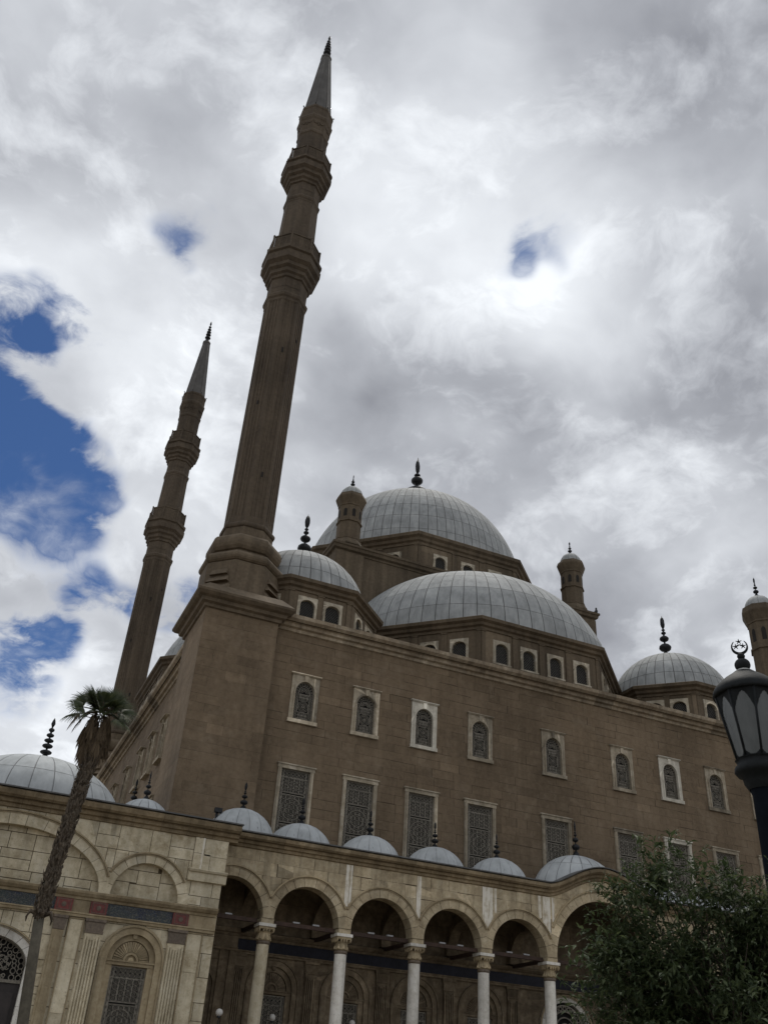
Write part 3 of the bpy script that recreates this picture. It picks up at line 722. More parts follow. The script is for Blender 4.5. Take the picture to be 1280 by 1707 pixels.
    for (th, z, h) in ((0, 37.6, .42), (0, 49.2, .5), (pi/4, 51.0, .3), (-pi/4, 44.0, .35)):
        T = FR(X, Y, th, 1.665*cos(pi/8)); put('slit_window', MB(T).box(-.075, .075, -.012, .02, z, z+h).mesh('slit_window', DARKIN), sh)
    L8('shaft_collar', [(1.60, 54.6), (1.66, 54.72), (1.66, 54.95), (1.76, 55.1), (1.79, 55.35), (1.72, 55.5), (1.60, 55.62), (1.60, 56.2)])
    def balcony(z0, k, Rs, Rb, Rp, zp, hp):
        L8('balcony_corbel', [(Rs, z0), (Rs, z0+.85*k), (Rs+.13, z0+.92*k), (Rs+.14, z0+1.15*k), (Rs+.31, z0+1.28*k), (Rs+.32, z0+1.58*k), (Rs+.54, z0+1.74*k), (Rs+.55, z0+2.02*k), (Rb, z0+2.25*k), (Rb+.02, z0+2.75*k), (Rb-.13, z0+2.84*k), (Rb-.12, z0+3.02*k), (Rb+.04, z0+3.12*k), (Rb+.04, zp), (Rp-.5, zp+.02)])
        for kf in range(8):
            th = kf*pi/4; T = FR(X, Y, th, Rp*cos(pi/8)); s = Rp*sin(pi/8)
            pn = MB(T); hz = hp
            pn.box(-s+.07, s-.07, 0, .07, zp, zp+.14); pn.box(-s+.07, s-.07, -.02, .09, zp+hz-.14, zp+hz)
            nb = 5
            for i in range(nb):
                u = -s+.1+(2*s-.2)*(i+.5)/nb
                pn.ring(u, zp+hz*.5, (2*s-.2)/nb*.30, hz*.28, (2*s-.2)/nb*.5, hz*.37, .015, .055, n=8)
            pn.box(-s+.09, s-.09, .035, .05, zp+.13, zp+hz-.13)
            put('parapet_panel', pn.mesh('parapet_panel', MINAR), t)
            a = th-pi/2+pi/8
            put('parapet_post', MB().lathe([(.085, zp-.02), (.085, zp+hz+.02), (.11, zp+hz+.04), (.05, zp+hz+.16), (.0, zp+hz+.22)], 6, (X+Rp*cos(a), Y+Rp*sin(a)), 0, False).mesh('parapet_post', MINAR), t)
    balcony(56.15, 1.18, 1.60, 2.43, 2.18, 60.15, 1.7)
    ms = L8('middle_shaft', [(1.58, 60.0), (1.57, 62.2), (1.47, 67.0)])
    T = FR(X, Y, 0, 1.53*cos(pi/8)); put('doorway', MB(T).slab(arch_poly(0, 61.9, .27, .3, 60.2, 8), -.03, .02).mesh('doorway', DARKIN), ms)
    L8('middle_collar', [(1.44, 66.9), (1.50, 67.0), (1.50, 67.15), (1.57, 67.3), (1.59, 67.5), (1.50, 67.65), (1.44, 67.75), (1.44, 68.4)])
    balcony(68.35, 1.12, 1.44, 2.25, 1.98, 72.1, 1.75)
    L8('upper_shaft', [(1.40, 72.0), (1.39, 74.6), (1.39, 76.7)])
    fz = L8('swag_frieze', [(1.39, 76.6), (1.47, 76.75), (1.48, 77.0), (1.42, 77.15), (1.46, 77.5), (1.55, 78.5), (1.63, 78.7), (1.66, 79.0), (1.60, 79.15), (1.56, 79.3), (1.56, 80.2), (1.62, 80.35), (1.60, 80.6), (1.2, 80.75)])
    for kf in range(8):
        T = FR(X, Y, kf*pi/4, 1.52*cos(pi/8)); m2 = MB(T)
        for s in (-.29, .29): m2.ring(s, 78.45, .18, .42, .27, .56, -.05, .10, pi, 2*pi, 8, True)
        m2.box(-.04, .04, -.06, .1, 77.75, 78.5)
        put('swag', m2.mesh('swag', MINAR), fz)
        a = kf*pi/4-pi/2+pi/8
        put('hook', MB().ring(0, 0, .05, .07, .09, .11, -.02, .02, n=8).mesh('hook', IRON), fz, (X+1.62*cos(a), Y+1.62*sin(a), 80.75), a)
    sp = L8('lead_spire', [(1.36, 80.65), (1.36, 80.8), (1.33, 81.0), (.50, 90.5), (.56, 90.6), (.55, 90.85), (.22, 91.0)], LEADC)
    for kf in range(8):
        a = kf*pi/4-pi/2+pi/8
        put('spire_seam', MB().tube([(X+1.335*cos(a), Y+1.335*sin(a), 81.0), (X+.505*cos(a), Y+.505*sin(a), 90.5)], .035, 5).mesh('spire_seam', LEADC), sp)
    finial(t, (X, Y, 90.85), 4.2, .40, 'mini')
    return t
minaret((11.55, 52.6), 'nearer and larger tall brown stone minaret on the square pedestal at the hall corner', 120)
minaret((11.55, 99.0), 'farther minaret at left, smaller in view, partly behind the fan palm', 0)
# ------------------------------------------------------------------ parts shared by the gallery and the courtyard front
def pilaster(thing_, T, x, w, z1, mat, flutes=5, cap=PLUM, z0=.6):
    mb = MB(T); zc = z1-.52
    mb.box(x-w/2, x+w/2, -.10, .02, z0, zc-.06)
    f = (w-.12)/flutes
    for i in range(flutes+1):
        u = x-w/2+.06+i*f
        mb.box(u-f*.25, u+f*.25, -.18, -.10, z0+.3, zc-.34+.07*abs(i-flutes/2))
    p = put('fluted_pilaster', mb.mesh('fluted_pilaster', mat), thing_)
    c = MB(T); c.box(x-w/2-.03, x+w/2+.03, -.14, .02, zc-.055, zc+.03); c.slab([(x-w/2, zc+.033), (x+w/2, zc+.033), (x+w/2+.05, z1-.12), (x-w/2-.05, z1-.12)], -.13, .02); c.box(x-w/2-.08, x+w/2+.08, -.18, .02, z1-.118, z1-.005)
    put('pilaster_cap', c.mesh('pilaster_cap', cap), p)
    return p
niche_grille = rect_grille(.77, 4.25).mesh('grille', GRILLE)
def niche(thing_, T, cx, mat, mat2, pane=DARK):
    """arched recess with fan-shaped tympanum above a grilled window"""
    n = MB(T)
    n.ring(cx, 6.55, 1.05, 1.05, 1.32, 1.32, -.06, .3, 0, pi, 24, True)
    n.ring(cx, 6.55, 1.325, 1.325, 1.42, 1.42, -.12, .05, 0, pi, 24, True)
    for s in (-1, 1):
        n.box(cx+min(s*1.05, s*1.32), cx+max(s*1.05, s*1.32), -.06, .3, 0, 6.547); n.box(cx+min(s*1.325, s*1.42), cx+max(s*1.325, s*1.42), -.12, .05, 0, 6.547)
    o = put('niche_surround', n.mesh('niche_surround', mat), thing_)
    t = MB(T); t.slab(arch_poly(cx, 6.5, 1.06, 1.1, 6.3, 18), .20, .4)
    t.ring(cx, 6.55, .80, .80, 1.05, 1.05, .08, .22, 0, pi, 20, True)
    for k in range(21):
        a = pi*(k+.5)/21; c, s = cos(a), sin(a); r0, r1, w0, w1 = .36, .76, .018, .042
        t.slab([(cx+c*r0-s*w0, 6.55+s*r0+c*w0), (cx+c*r0+s*w0, 6.55+s*r0-c*w0), (cx+c*r1+s*w1, 6.55+s*r1-c*w1), (cx+c*r1-s*w1, 6.55+s*r1+c*w1)], .12, .21)
    t.ring(cx, 6.55, .24, .24, .34, .34, .10, .22, 0, pi, 12, True); t.ring(cx, 6.55, .0, .0, .13, .13, .06, .22, 0, pi, 10, True)
    put('fan_tympanum', t.mesh('fan_tympanum', mat2), o)
    l = MB(T); l.box(cx-1.03, cx+1.03, .02, .35, 6.34, 6.47); l.box(cx-1.05, cx+1.05, -.03, .35, 6.473, 6.54)
    for s in (-1, 1): l.box(cx+min(s*.77, s*1.045), cx+max(s*.77, s*1.045), .05, .35, 0, 6.337)
    put('window_frame', l.mesh('window_frame', mat), o)
    p = T @ Vector((cx, .16, 2.05)); put('grille', niche_grille, o, p)
    put('pane', MB(T).box(cx-.80, cx+.80, .28, .32, 1.9, 6.4).mesh('pane', pane), o)
    k = MB(T); k.slab([(cx-.07, 7.42), (cx+.07, 7.42), (cx+.10, 7.60), (cx-.10, 7.60)], -.02, .1); put('keystone', k.mesh('keystone', mat), o)
    return o
def entablature(thing_, T, x0, x1, plaques, mat, band, plain=(), cornice_out=.30):
    e = MB(T)
    e.prism_x([(.0, 8.0), (-.14, 8.0), (-.16, 8.09), (-.20, 8.12), (-.20, 8.17), (-.05, 8.18), (.0, 8.18)], x0, x1)
    e.prism_x([(.0, 8.69), (-.08, 8.70), (-.12, 8.80), (-.2, 8.84), (-cornice_out, 8.95), (-cornice_out-.02, 9.03), (-cornice_out+.05, 9.06), (.0, 9.07)], x0, x1)
    o = put('entablature', e.mesh('entablature', mat), thing_)
    xs = sorted(plaques); edges = [x0] + [v for x in xs for v in (x-.37, x+.37)] + [x1]
    for i in range(0, len(edges), 2):
        a, b = edges[i], edges[i+1]
        if b-a > .15: put('inscription_band', MB(T).box(a+.004, b-.004, -.045, .0, 8.185, 8.685).mesh('inscription_band', mat if any(q0 <= (a+b)/2 <= q1 for q0, q1 in plain) else band), o)
    for x in xs:
        m2 = MB(T); m2.box(x-.365, x+.365, -.11, .0, 8.185, 8.685)
        pl = put('red_plaque', m2.mesh('red_plaque', REDM), o)
        r_ = MB(T)
        for s in (-1, 1): r_.box(x+s*.27-.012, x+s*.27+.012, -.13, -.105, 8.23, 8.64)
        for z in (8.23, 8.64): r_.box(x-.282, x+.282, -.128, -.105, z-.012, z+.012)
        for kk in range(8):
            a = kk*pi/4; r_.ring(x+.075*cos(a), 8.435+.075*sin(a), .0, .0, .035, .035, -.14, -.105, n=6)
        r_.ring(x, 8.435, 0, 0, .045, .045, -.155, -.105, n=8)
        put('rosette', r_.mesh('rosette', PLUM), pl)
    return o
def voussoirs(thing_, name, T, cx, zs, ai, bi, ao, bo, y0, y1, n, mat, mortar, xlim=None, uneven=.0, mould=True, mmat=None, t_m=(0, pi)):
    # ring of wedge stones over a thin mortar ring
    bed = MB(T).ring(cx, zs, ai+.012, bi+.012, ao-.25*(ao-ai), bo-.25*(bo-bi), y0+.02, y1-.01, 0, pi, 30)
    o = put(name, bed.mesh(name, mortar), thing_)
    cuts = [0] + [(i+rng.uniform(-uneven, uneven))/n for i in range(1, n)] + [1]
    for i in range(n):
        t0, t1 = pi*cuts[i], pi*cuts[i+1]; dg = .011/((ai+ao)/2)
        t0 += dg; t1 -= dg; k = 5
        P = [(cx+ai*cos(t), zs+bi*sin(t)) for t in [t1+(t0-t1)*q/k for q in range(k+1)]] + [(cx+ao*cos(t), zs+bo*sin(t)) for t in [t0+(t1-t0)*q/k for q in range(k+1)]]
        if xlim:
            P = clip(P, (xlim[0], 0), (xlim[0], 1), False); P = clip(P, (xlim[1], 0), (xlim[1], 1), True) if len(P) > 2 else P
        if len(P) < 3 or area(P) < .003: continue
        mb = MB(T); mb.slab(P, y0+rng.uniform(-.004, .004), y1); put('voussoir', mb.mesh('voussoir', mat), o)
    if mould:
        tm = t_m
        if xlim:
            hw = min(xlim[1]-cx, cx-xlim[0])-.01
            if ao > hw: a = math.acos(min(1, hw/ao)); tm = (a, pi-a)
        put('arch_moulding', MB(T).ring(cx, zs, ao-.07, bo-.07, ao, bo, y0-.085, y0+.05, tm[0], tm[1], 28, True).mesh('arch_moulding', mmat or mat), o)
        put('arch_fillet', MB(T).ring(cx, zs, ao-.13, bo-.13, ao-.10, bo-.10, y0-.03, y0+.05, tm[0], tm[1], 28, True).mesh('arch_fillet', mmat or mat), o)
    return o

# ------------------------------------------------------------------ the domed gallery along the hall
gal = thing('gallery', (28, 46, 0), 'arcaded gallery with white columns and small lead domes below the hall windows', 'arcade')
TG = FR(0, 45.65, 0, 0); ZS = 9.12
small = [12.1, 16, 20, 24, 28, 39, 43, 47, 51]; BIG = 33.5
def crest(x):
    q = abs(x-BIG)/3.75
    return 12.15 + (1.27*(.5+.5*cos(pi*q))**.85 if q < 1 else 0)
ah = [arch_poly(c, ZS, 1.95, 1.95, 8.9, 20) for c in small] + [arch_poly(BIG, ZS, 3.5, 3.5, 8.9, 28)]
gw = stone_wall(gal, 'spandrel_wall', TG, (11.42, 53.2, 9.1, 12.16), ah, .62, .55, 1.25, TAN, MORTARC, gap=.016, depth=.03, back=.68, n_ind=200, hv=.22, jit=.008)
xs = [29.7+(37.3-29.7)*i/14 for i in range(15)]
for i in range(14):
    P = [rect(xs[i]+.006, xs[i+1]-.006, 12.16, 12.17)]
    P = [[(xs[i]+.006, 12.165), (xs[i+1]-.006, 12.165), (xs[i+1]-.006, max(12.17, crest(xs[i+1]))), (xs[i]+.006, max(12.17, crest(xs[i])))]]
    P = minus(P, ah[-1])
    if P:
        mb = MB(TG)
        for q in P: mb.slab(q, rng.uniform(-.006, .006), .6)
        put('stone_block', mb.mesh('stone_block', TAN), gw)
for c in small: voussoirs(gal, 'arch', TG, c, ZS, 1.67, 1.67, 2.19, 2.19, -.03, .70, 11, TAN, MORTARC, (c-2, c+2), .12, True, CREAM2)
voussoirs(gal, 'arch', TG, BIG, ZS, 3.22, 3.22, 3.80, 3.80, -.03, .70, 19, TAN, MORTARC, (30.0, 37.0), .1, True, CREAM2)
GP = [(0, 12.15), (-.08, 12.18), (-.10, 12.30), (-.20, 12.34), (-.24, 12.46), (-.36, 12.50), (-.46, 12.58), (-.48, 12.72), (-.40, 12.78), (.4, 12.82), (.4, 12.15)]
cornice(gal, 'gallery_cornice', TG, GP, 11.3, 29.7, 1.05, CORN); cornice(gal, 'gallery_cornice', TG, GP, 37.3, 53.3, 1.05, CORN)
cc = put('curved_cornice', MB().box(29.8, 37.2, 45.9, 46.2, 12.2, 12.3).mesh('curved_cornice', MORTARC), gal)
def crest_frame(x):
    d = (crest(x+.02)-crest(x-.02))/.04; l = sqrt(1+d*d)
    return ((x, 45.65, crest(x)), (0, -1, 0), (-d/l, 0, 1/l))
for i in range(8):
    a, b = 29.7+7.6*i/8+.006, 29.7+7.6*(i+1)/8-.006
    put('cornice_stone', MB().sweep([crest_frame(a+(b-a)*q/4) for q in range(5)], [(-y, z-12.15) for y, z in GP]).mesh('cornice_stone', CORN), cc)
fl = [(11.3, 29.7), (37.3, 53.3)]
for a, b in fl: put('lead_flashing', MB().box(a, b, 45.65-.52, 46.3, 12.80, 12.86).mesh('lead_flashing', LEADS), gal)
put('lead_flashing', MB().sweep([crest_frame(29.7+7.6*q/28) for q in range(29)], [(.52, .66), (.52, .71), (-.5, .73), (-.5, .66)]).mesh('lead_flashing', LEADS), gal)
for (x, w, z0, z1) in ((17.97, .20, 10.15, 12.13), (18.16, .12, 10.3, 12.13), (21.98, .24, 10.1, 12.13), (26.05, .62, 10.1, 12.13), (26.52, .14, 10.9, 12.13), (29.30, .18, 11.0, 12.13), (29.72, .48, 10.2, 12.13), (30.16, .16, 10.9, 12.13)):
    put('whitewashed_strip', MB(TG).box(x-w/2, x+w/2, -.016, .01, z0, z1).mesh('whitewashed_strip', LIME), gw)
gr = put('gallery_roof', MB().box(11.4, 53.2, 46.0, 49.95, 12.42, 12.66).mesh('gallery_roof', LEDGE), gal)
# columns
def column(x, y, mat):
    z1 = 8.93
    sh = MB().lathe([(.36, 0), (.36, .25), (.33, .3), (.335, .42), (.30, .5), (.305, 2), (.29, 8.02)], 20, (x, y)); o = put('column', sh.mesh('column', mat), gal)
    put('necking', MB().lathe([(.29, 8.0), (.325, 8.03), (.33, 8.08), (.325, 8.13), (.30, 8.16)], 20, (x, y)).mesh('necking', PLUM), o)
    c = MB().lathe([(.30, 8.15), (.37, 8.19), (.36, 8.26), (.31, 8.40), (.30, 8.5), (.33, 8.56)], 8, (x, y), pi/8, False)
    for k in range(8):
        a = k*pi/4; c.add([(x+.36*cos(a-.28), y+.36*sin(a-.28), 8.21), (x+.36*cos(a+.28), y+.36*sin(a+.28), 8.21), (x+.30*cos(a), y+.30*sin(a), 8.46), (x+.40*cos(a), y+.40*sin(a), 8.23)], [(0, 3, 2), (3, 1, 2), (0, 1, 3)])
    put('capital', c.mesh('capital', CREAM2), o)
    d = MB()
    for k in range(16):
        a = 2*pi*k/16; q = max(abs(cos(a)), abs(sin(a))); px_, py_ = x+.355*cos(a)/q, y+.355*sin(a)/q
        d.lathe([(.0, 8.50), (.045, 8.57), (.07, 8.68)], 5, (px_*.97+x*.03, py_*.97+y*.03), a, False)
    d.box(x-.38, x+.38, y-.38, y+.38, 8.66, 8.76); put('muqarnas', d.mesh('muqarnas', CREAM2), o)
    put('abacus', MB().box(x-.42, x+.42, y-.42, y+.42, 8.763, 8.90).mesh('abacus', WHITE), o)
    put('impost', MB().box(x-.32, x+.32, 45.66, 46.34, 8.903, 9.118).mesh('impost', TAN), o)
for i, x in enumerate((14.05, 18.03, 22.03, 26.0, 30.0, 37.0, 41.0, 45.0, 49.0, 53.0)): column(x, 46, CREAM if i == 0 else WHITE)
# vaults, transverse arches, tie beams, domes
def sail(cx, hx, cy, hy, cap):
    mb = MB(); n = 16; vs_ = []
    for j in range(n+1):
        for i in range(n+1):
            x, y = -hx+2*hx*i/n, -hy+2*hy*j/n; r2 = hx*hx+hy*hy-x*x-y*y
            vs_.append((cx+x, cy+y, min(cap, 9.15+sqrt(max(0, r2)))))
    mb.add(vs_, [(j*(n+1)+i, (j+1)*(n+1)+i, (j+1)*(n+1)+i+1, j*(n+1)+i+1) for j in range(n) for i in range(n)], True)
    put('vault', mb.mesh('vault', TANSHADE), gal)
for c in small: sail(c, 2, 48, 2, 12.2)
sail(BIG, 3.5, 48, 2, 12.3)
for x in (14, 18, 22, 26, 30, 37, 41, 45, 49):
    T = Matrix.Translation((x, 48, 0)) @ Matrix.Rotation(-pi/2, 4, 'Z')
    voussoirs(gal, 'transverse_arch', T, 0, ZS, 1.55, 1.55, 2.0, 2.0, -.28, .28, 9, TANSHADE, MORTARC, None, .08, False)
    put('cross_beam', MB().box(x-.09, x+.09, 46.4, 49.98, 8.94, 9.11).mesh('cross_beam', WOOD), gal)
BEAM = {11.4: 'left of the tan column', 14.5: 'right of the tan column', 18.4: 'between second and third columns', 18.5: 'between second and third columns', 22.4: 'between third and fourth columns', 22.5: 'between third and fourth columns', 26.4: 'between fourth and fifth columns', 30.4: 'under the wide raised arch'}
for a, b in ((11.4, 13.6), (14.5, 17.6), (18.45, 21.6), (22.45, 25.6), (26.42, 29.58), (30.42, 36.58), (37.42, 40.58), (41.42, 44.58), (45.42, 48.58), (49.42, 52.58)):
    put('tie_beam', MB().box(a, b, 45.92, 46.08, 8.92, 9.10).mesh('tie_beam', WOOD), gal)
    for u in (.35, .68):
        x = a+(b-a)*u; l = MB().box(x-.17, x+.17, 45.90, 46.02, 9.104, 9.17)
        if b < 37 and not (a < 12 and u > .5): tag(put('light_fixture', l.mesh('light_fixture', FIXT)), ('left' if u < .5 else 'right')+' pale light bar on the tie beam '+BEAM[round(a, 1)], 'light', 'light bars on the gallery tie beams')
for i, x in enumerate((12.7, 16, 20, 24, 28, 39, 43, 47, 51)):
    zb = 12.95 if i == 0 else 12.7
    put('dome_collar', MB().lathe([(1.86, 12.6), (1.86, zb+.04), (1.7, zb+.06)], 32, (x, 48)).mesh('dome_collar', LEDGE), gr)
    lead_dome(gal, (x, 48, zb), 1.78, 1.62, 16, 1, vgap=.022, hgap=0, f_top=.98, mat=LEADG, name='gallery_dome', lift=.010, V=9, seam=LEADM)
    finial(gal, (x, 48, zb+1.58), 1.5, .185, 'leaf', rng.uniform(0, 3))
bd_ = lead_dome(gal, (BIG, 48, 12.75), 2.05, 2.5, 20, 2, vgap=.035, hgap=.02, f_top=.98, mat=LEADG, name='gallery_dome', lift=.012, V=6, seam=LEADM); bd_.scale = (1.42, 1, 1)
finial(gal, (BIG, 48, 15.2), 2.15, .22, 'leaf', .6)
# back wall of the gallery
TB = FR(0, 49.9, 0, 0)
nh = [arch_poly(c, 6.55, 1.2, 1.2, -.1, 18) for c in (16, 20, 24, 28, 39, 43, 47, 51)] + [arch_poly(BIG, 6.2, 1.5, 1.5, -.1, 18)]
stone_wall(gal, 'back_wall', TB, (13.7, 53.2, 0, 12.4), nh, 1.1, .8, 1.9, TANSHADE, MORTARC, gap=.012, depth=.03, back=.10, n_ind=60, hv=.2, jit=.006)
put('back_wall_core', MB().box(13.7, 53.2, 50.2, 50.45, 0, 8.0).mesh('back_wall_core', DARKIN), gal)
for c in (16, 20, 24, 28, 39, 43, 47, 51): niche(gal, TB, c, TANSHADE, TANSHADE)
for x in (14.05, 18, 22, 26, 30, 37, 41, 45, 49): pilaster(gal, TB, x, .64, 8.0, TANSHADE, cap=TANSHADE)
entablature(gal, TB, 13.7, 53.2, [], TANSHADE, FRIEZED)
vb = voussoirs(gal, 'portal_arch', TB, BIG, 6.2, 1.35, 1.35, 1.75, 1.75, -.06, .28, 11, WHITE, MORTARC, None, .1, True, CREAM2)
fg = MB(TB)
for rr in (.3, .6, .9, 1.2): fg.ring(BIG, 6.2, rr-.03, rr-.03, rr+.03, rr+.03, .05, .1, 0, pi, 18)
for k in range(13):
    a = pi*k/12; fg.ring(BIG+1.05*cos(a), 6.2+1.05*sin(a), .08, .08, .13, .13, .05, .09, n=8)
fg.box(BIG-1.36, BIG+1.36, .04, .14, 6.05, 6.2)
put('fanlight_grille', fg.mesh('fanlight_grille', GRILLE), vb)
put('portal_pane', MB(TB).slab(arch_poly(BIG, 6.2, 1.36, 1.36, 0, 16), .2, .25).mesh('portal_pane', DARK), vb)
# return against the minaret pedestal
TP = FR(0, 49.2, 0, 0)
stone_wall(gal, 'return_wall', TP, (11.3, 13.72, 0, 12.4), [arch_poly(12.1, 6.4, .62, .62, 1.0, 12)], 1.1, .8, 1.9, TANSHADE, MORTARC, gap=.012, depth=.03, back=.15, n_ind=20, hv=.2)
put('return_recess', MB(TP).slab(arch_poly(12.1, 6.4, .66, .66, .9, 12), .10, .14).mesh('return_recess', TANSHADE), gal)
for x in (12.95, 13.45): put('return_strip', MB(TP).box(x-.1, x+.1, -.10, .01, 0, 8.0).mesh('return_strip', TANSHADE), gal)
put('return_side', MB().box(13.55, 13.72, 49.22, 49.9, 0, 12.4).mesh('return_side', TANSHADE), gal)
entablature(gal, TP, 11.3, 13.72, [], TANSHADE, TANSHADE, cornice_out=.22)

# ------------------------------------------------------------------ courtyard front at the left
crt = thing('courtyard_front', (3, 45, 0), 'cream stone courtyard front with blind arches, fluted pilasters and blue inscription band', 'building')
YB = 44.9; TC = FR(0, YB, 0, 0)
put('front_core', MB().box(-12, 11.25, 45.9, 56, 0, 12.3).mesh('front_core', CREAM2), crt)
h_door = arch_poly(1.8, 5.9, 1.98, 1.28, -.1, 22); h_n = arch_poly(7.86, 6.55, 1.2, 1.2, -.1, 18)
h_big = arch_poly(1.8, 9.08, 4.28, 2.58, 9.06, 30); h_2 = arch_poly(7.9, 9.08, 1.74, 1.72, 9.06, 20)
def irregular(x0, x1, z0, z1):     # squared rubble: wide courses, some of them split
    for (a, b, c, d) in list(courses(x0, x1, z0, z1, .82, .75, 1.5, .22)):
        q = rng.random()
        if q < .22: m_ = c+(d-c)*rng.uniform(.4, .6); yield (a, b, c, m_); yield (a, b, m_, d)
        elif q < .40: m_ = a+(b-a)*rng.uniform(.35, .65); yield (a, m_, c, d); yield (m_, b, c, d)
        else: yield (a, b, c, d)
stone_wall(crt, 'front_wall', TC, (-3.2, 11.38, 0, 12.1), [h_door, h_n, h_big, h_2], 0, 0, 0, CREAM, MORTARC, uneven=False, gap=.026, depth=.04, back=1.0, n_ind=250, jit=.010, rects=list(irregular(-3.2, 11.38, 0, 12.1)))
TT = FR(0, YB+.30, 0, 0)
stone_wall(crt, 'blind_arch_infill', TT, (-2.6, 6.2, 8.9, 11.9), [], 0, 0, 0, CREAM, MORTARC, uneven=False, gap=.030, depth=.035, back=.3, n_ind=60, jit=.010, rects=list(irregular(-2.6, 6.2, 8.9, 11.9)))
stone_wall(crt, 'blind_arch_infill', TT, (6.25, 9.6, 8.9, 11.2), [], 0, 0, 0, CREAM, MORTARC, uneven=False, gap=.030, depth=.035, back=.3, n_ind=30, jit=.010, rects=[(6.25, 7.2, 8.9, 9.75), (7.2, 8.55, 8.9, 9.7), (8.55, 9.6, 8.9, 9.9), (6.25, 7.5, 9.75, 10.3), (7.5, 8.55, 9.7, 10.3), (8.55, 9.6, 9.9, 10.5), (6.25, 8.4, 10.3, 11.2), (8.55, 9.6, 10.5, 11.2)])
voussoirs(crt, 'blind_arch', TC, 1.8, 9.08, 4.06, 2.32, 4.55, 2.92, -.05, .34, 17, CREAM, MORTARC, (-6, 6.22), .18, True, CREAM2)
voussoirs(crt, 'blind_arch', TC, 7.9, 9.08, 1.53, 1.53, 2.0, 2.0, -.045, .34, 11, CREAM, MORTARC, (6.13, 10.0), .18, True, CREAM2)
da = voussoirs(crt, 'door_arch', TC, 1.8, 5.9, 1.78, 1.07, 2.24, 1.52, -.08, .5, 11, WHITE, MORTARC, None, .1, True, CREAM2)
for s in (-1, 1):
    for z0, z1 in ((0, 2.6), (2.61, 4.4), (4.41, 5.89)):
        x0, x1 = sorted((1.8+s*1.78, 1.8+s*2.24)); put('jamb_stone', MB(TC).box(x0, x1, -.08, .5, z0, z1).mesh('jamb_stone', WHITE), da)
f2 = MB(TC)
for k in range(15):
    a = pi*k/14
    for (ra, rb, r_) in ((1.63, .93, .13), (1.36, .72, .10)): f2.ring(1.8+ra*cos(a), 5.9+rb*sin(a), r_-.035, r_-.035, r_, r_, .28, .33, n=8)
f2.ring(1.8, 5.9, 1.72, 1.02, 1.79, 1.08, .26, .34, 0, pi, 28)
for s in (-1, 1):
    for z in (5.45, 5.7): 
        for ra in (1.63, 1.36): f2.ring(1.8+s*ra, z, .09, .09, .125, .125, .28, .33, n=8)
r3 = random.Random(5)
for k in range(150):              # scrolling leaf work of the fanlight
    a = r3.uniform(0, 2*pi); x = 1.8+r3.uniform(-1.15, 1.15); z = 5.38+r3.uniform(0, 1.15)
    if ((x-1.8)/1.3)**2+((z-5.9)/.68)**2 > 1 and z > 5.9: continue
    f2.ring(x, z, .05, .06, .085, .095, .27+r3.uniform(0, .05), .33, a, a+3.6, 7)
f2.box(.02, 3.58, .22, .36, 5.24, 5.36)
put('fanlight_grille', f2.mesh('fanlight_grille', GRILLE), da)
put('fanlight_pane', MB(TC).slab(arch_poly(1.8, 5.9, 1.80, 1.1, 5.2, 18), .42, .46).mesh('fanlight_pane', DARK), da)
dr = MB(TC)
for s in (-1, 1):
    x0, x1 = sorted((1.8+s*.01, 1.8+s*1.79)); dr.box(x0, x1, .30, .38, 0, 5.23)
    for (z0, z1) in ((.5, 2.3), (2.6, 4.9)): dr.box(min(x0, x1)+.2, max(x0, x1)-.2, .26, .31, z0, z1)
put('door', dr.mesh('door', DOORM), da)
niche(crt, TC, 7.86, CREAM2, CREAM2)
for x in (6.03, 9.67): pilaster(crt, TC, x, .74, 8.0, CREAM, 5)
for x in (4.53,):
    m2 = MB(TC); m2.box(x-.24, x+.24, -.12, .02, 0, 7.42); m2.box(x-.13, x+.13, -.15, -.12, .5, 7.2); p0 = put('plain_pilaster', m2.mesh('plain_pilaster', CREAM2), crt)
    c = MB(TC); c.slab([(x-.24, 7.43), (x+.24, 7.43), (x+.29, 7.88), (x-.29, 7.88)], -.14, .02); c.box(x-.31, x+.31, -.18, .02, 7.885, 7.995); put('pilaster_cap', c.mesh('pilaster_cap', PLUM), p0)
for (x0, x1) in ((4.92, 5.52), (10.12, 10.82)):
    for x in (x0, x1): put('panel_moulding', MB(TC).box(x-.025, x+.025, -.07, .01, 0, 7.97).mesh('panel_moulding', CREAM2), crt)
    for z0, z1 in ((0, 2.1), (2.1, 4.3), (4.3, 6.35), (6.35, 7.92)): put('panel_stone', MB(TC).box(x0+.03, x1-.03, -.03, .01, z0+.009, z1-.009).mesh('panel_stone', CREAM), crt)
    put('panel_moulding', MB(TC).box(x0+.03, x1-.03, -.07, .01, 7.92, 7.97).mesh('panel_moulding', CREAM2), crt)
entablature(crt, TC, -3.2, 11.33, [4.53, 6.03, 9.70], CREAM2, FRIEZE, plain=((4.9, 5.7), (10.05, 11.4)))
cb = MB(TC); cb.prism_x([(.0, 10.12), (-.16, 10.15), (-.18, 10.5), (-.26, 10.54), (-.30, 10.62), (-.26, 10.66), (.0, 10.68)], 9.70, 11.52); put('corbel', cb.mesh('corbel', CREAM), crt)
cs = put('corner_strip', MB(TC).box(9.80, 11.42, -.035, .9, 10.68, 12.09).mesh('corner_strip', MORTARC), crt)
for (a, b, z0, z1) in ((9.80, 10.62, 10.69, 11.38), (10.62, 11.42, 10.69, 11.3), (9.80, 10.3, 11.38, 12.09), (10.3, 11.42, 11.3, 12.09)):
    put('stone_block', MB(TC).box(a+.009, b-.009, -.07, -.03, z0+.009, z1-.009).mesh('stone_block', CREAM), cs)
put('pale_streak', MB(TC).box(10.18, 10.26, -.078, -.06, 10.7, 12.09).mesh('pale_streak', LIME), cs)
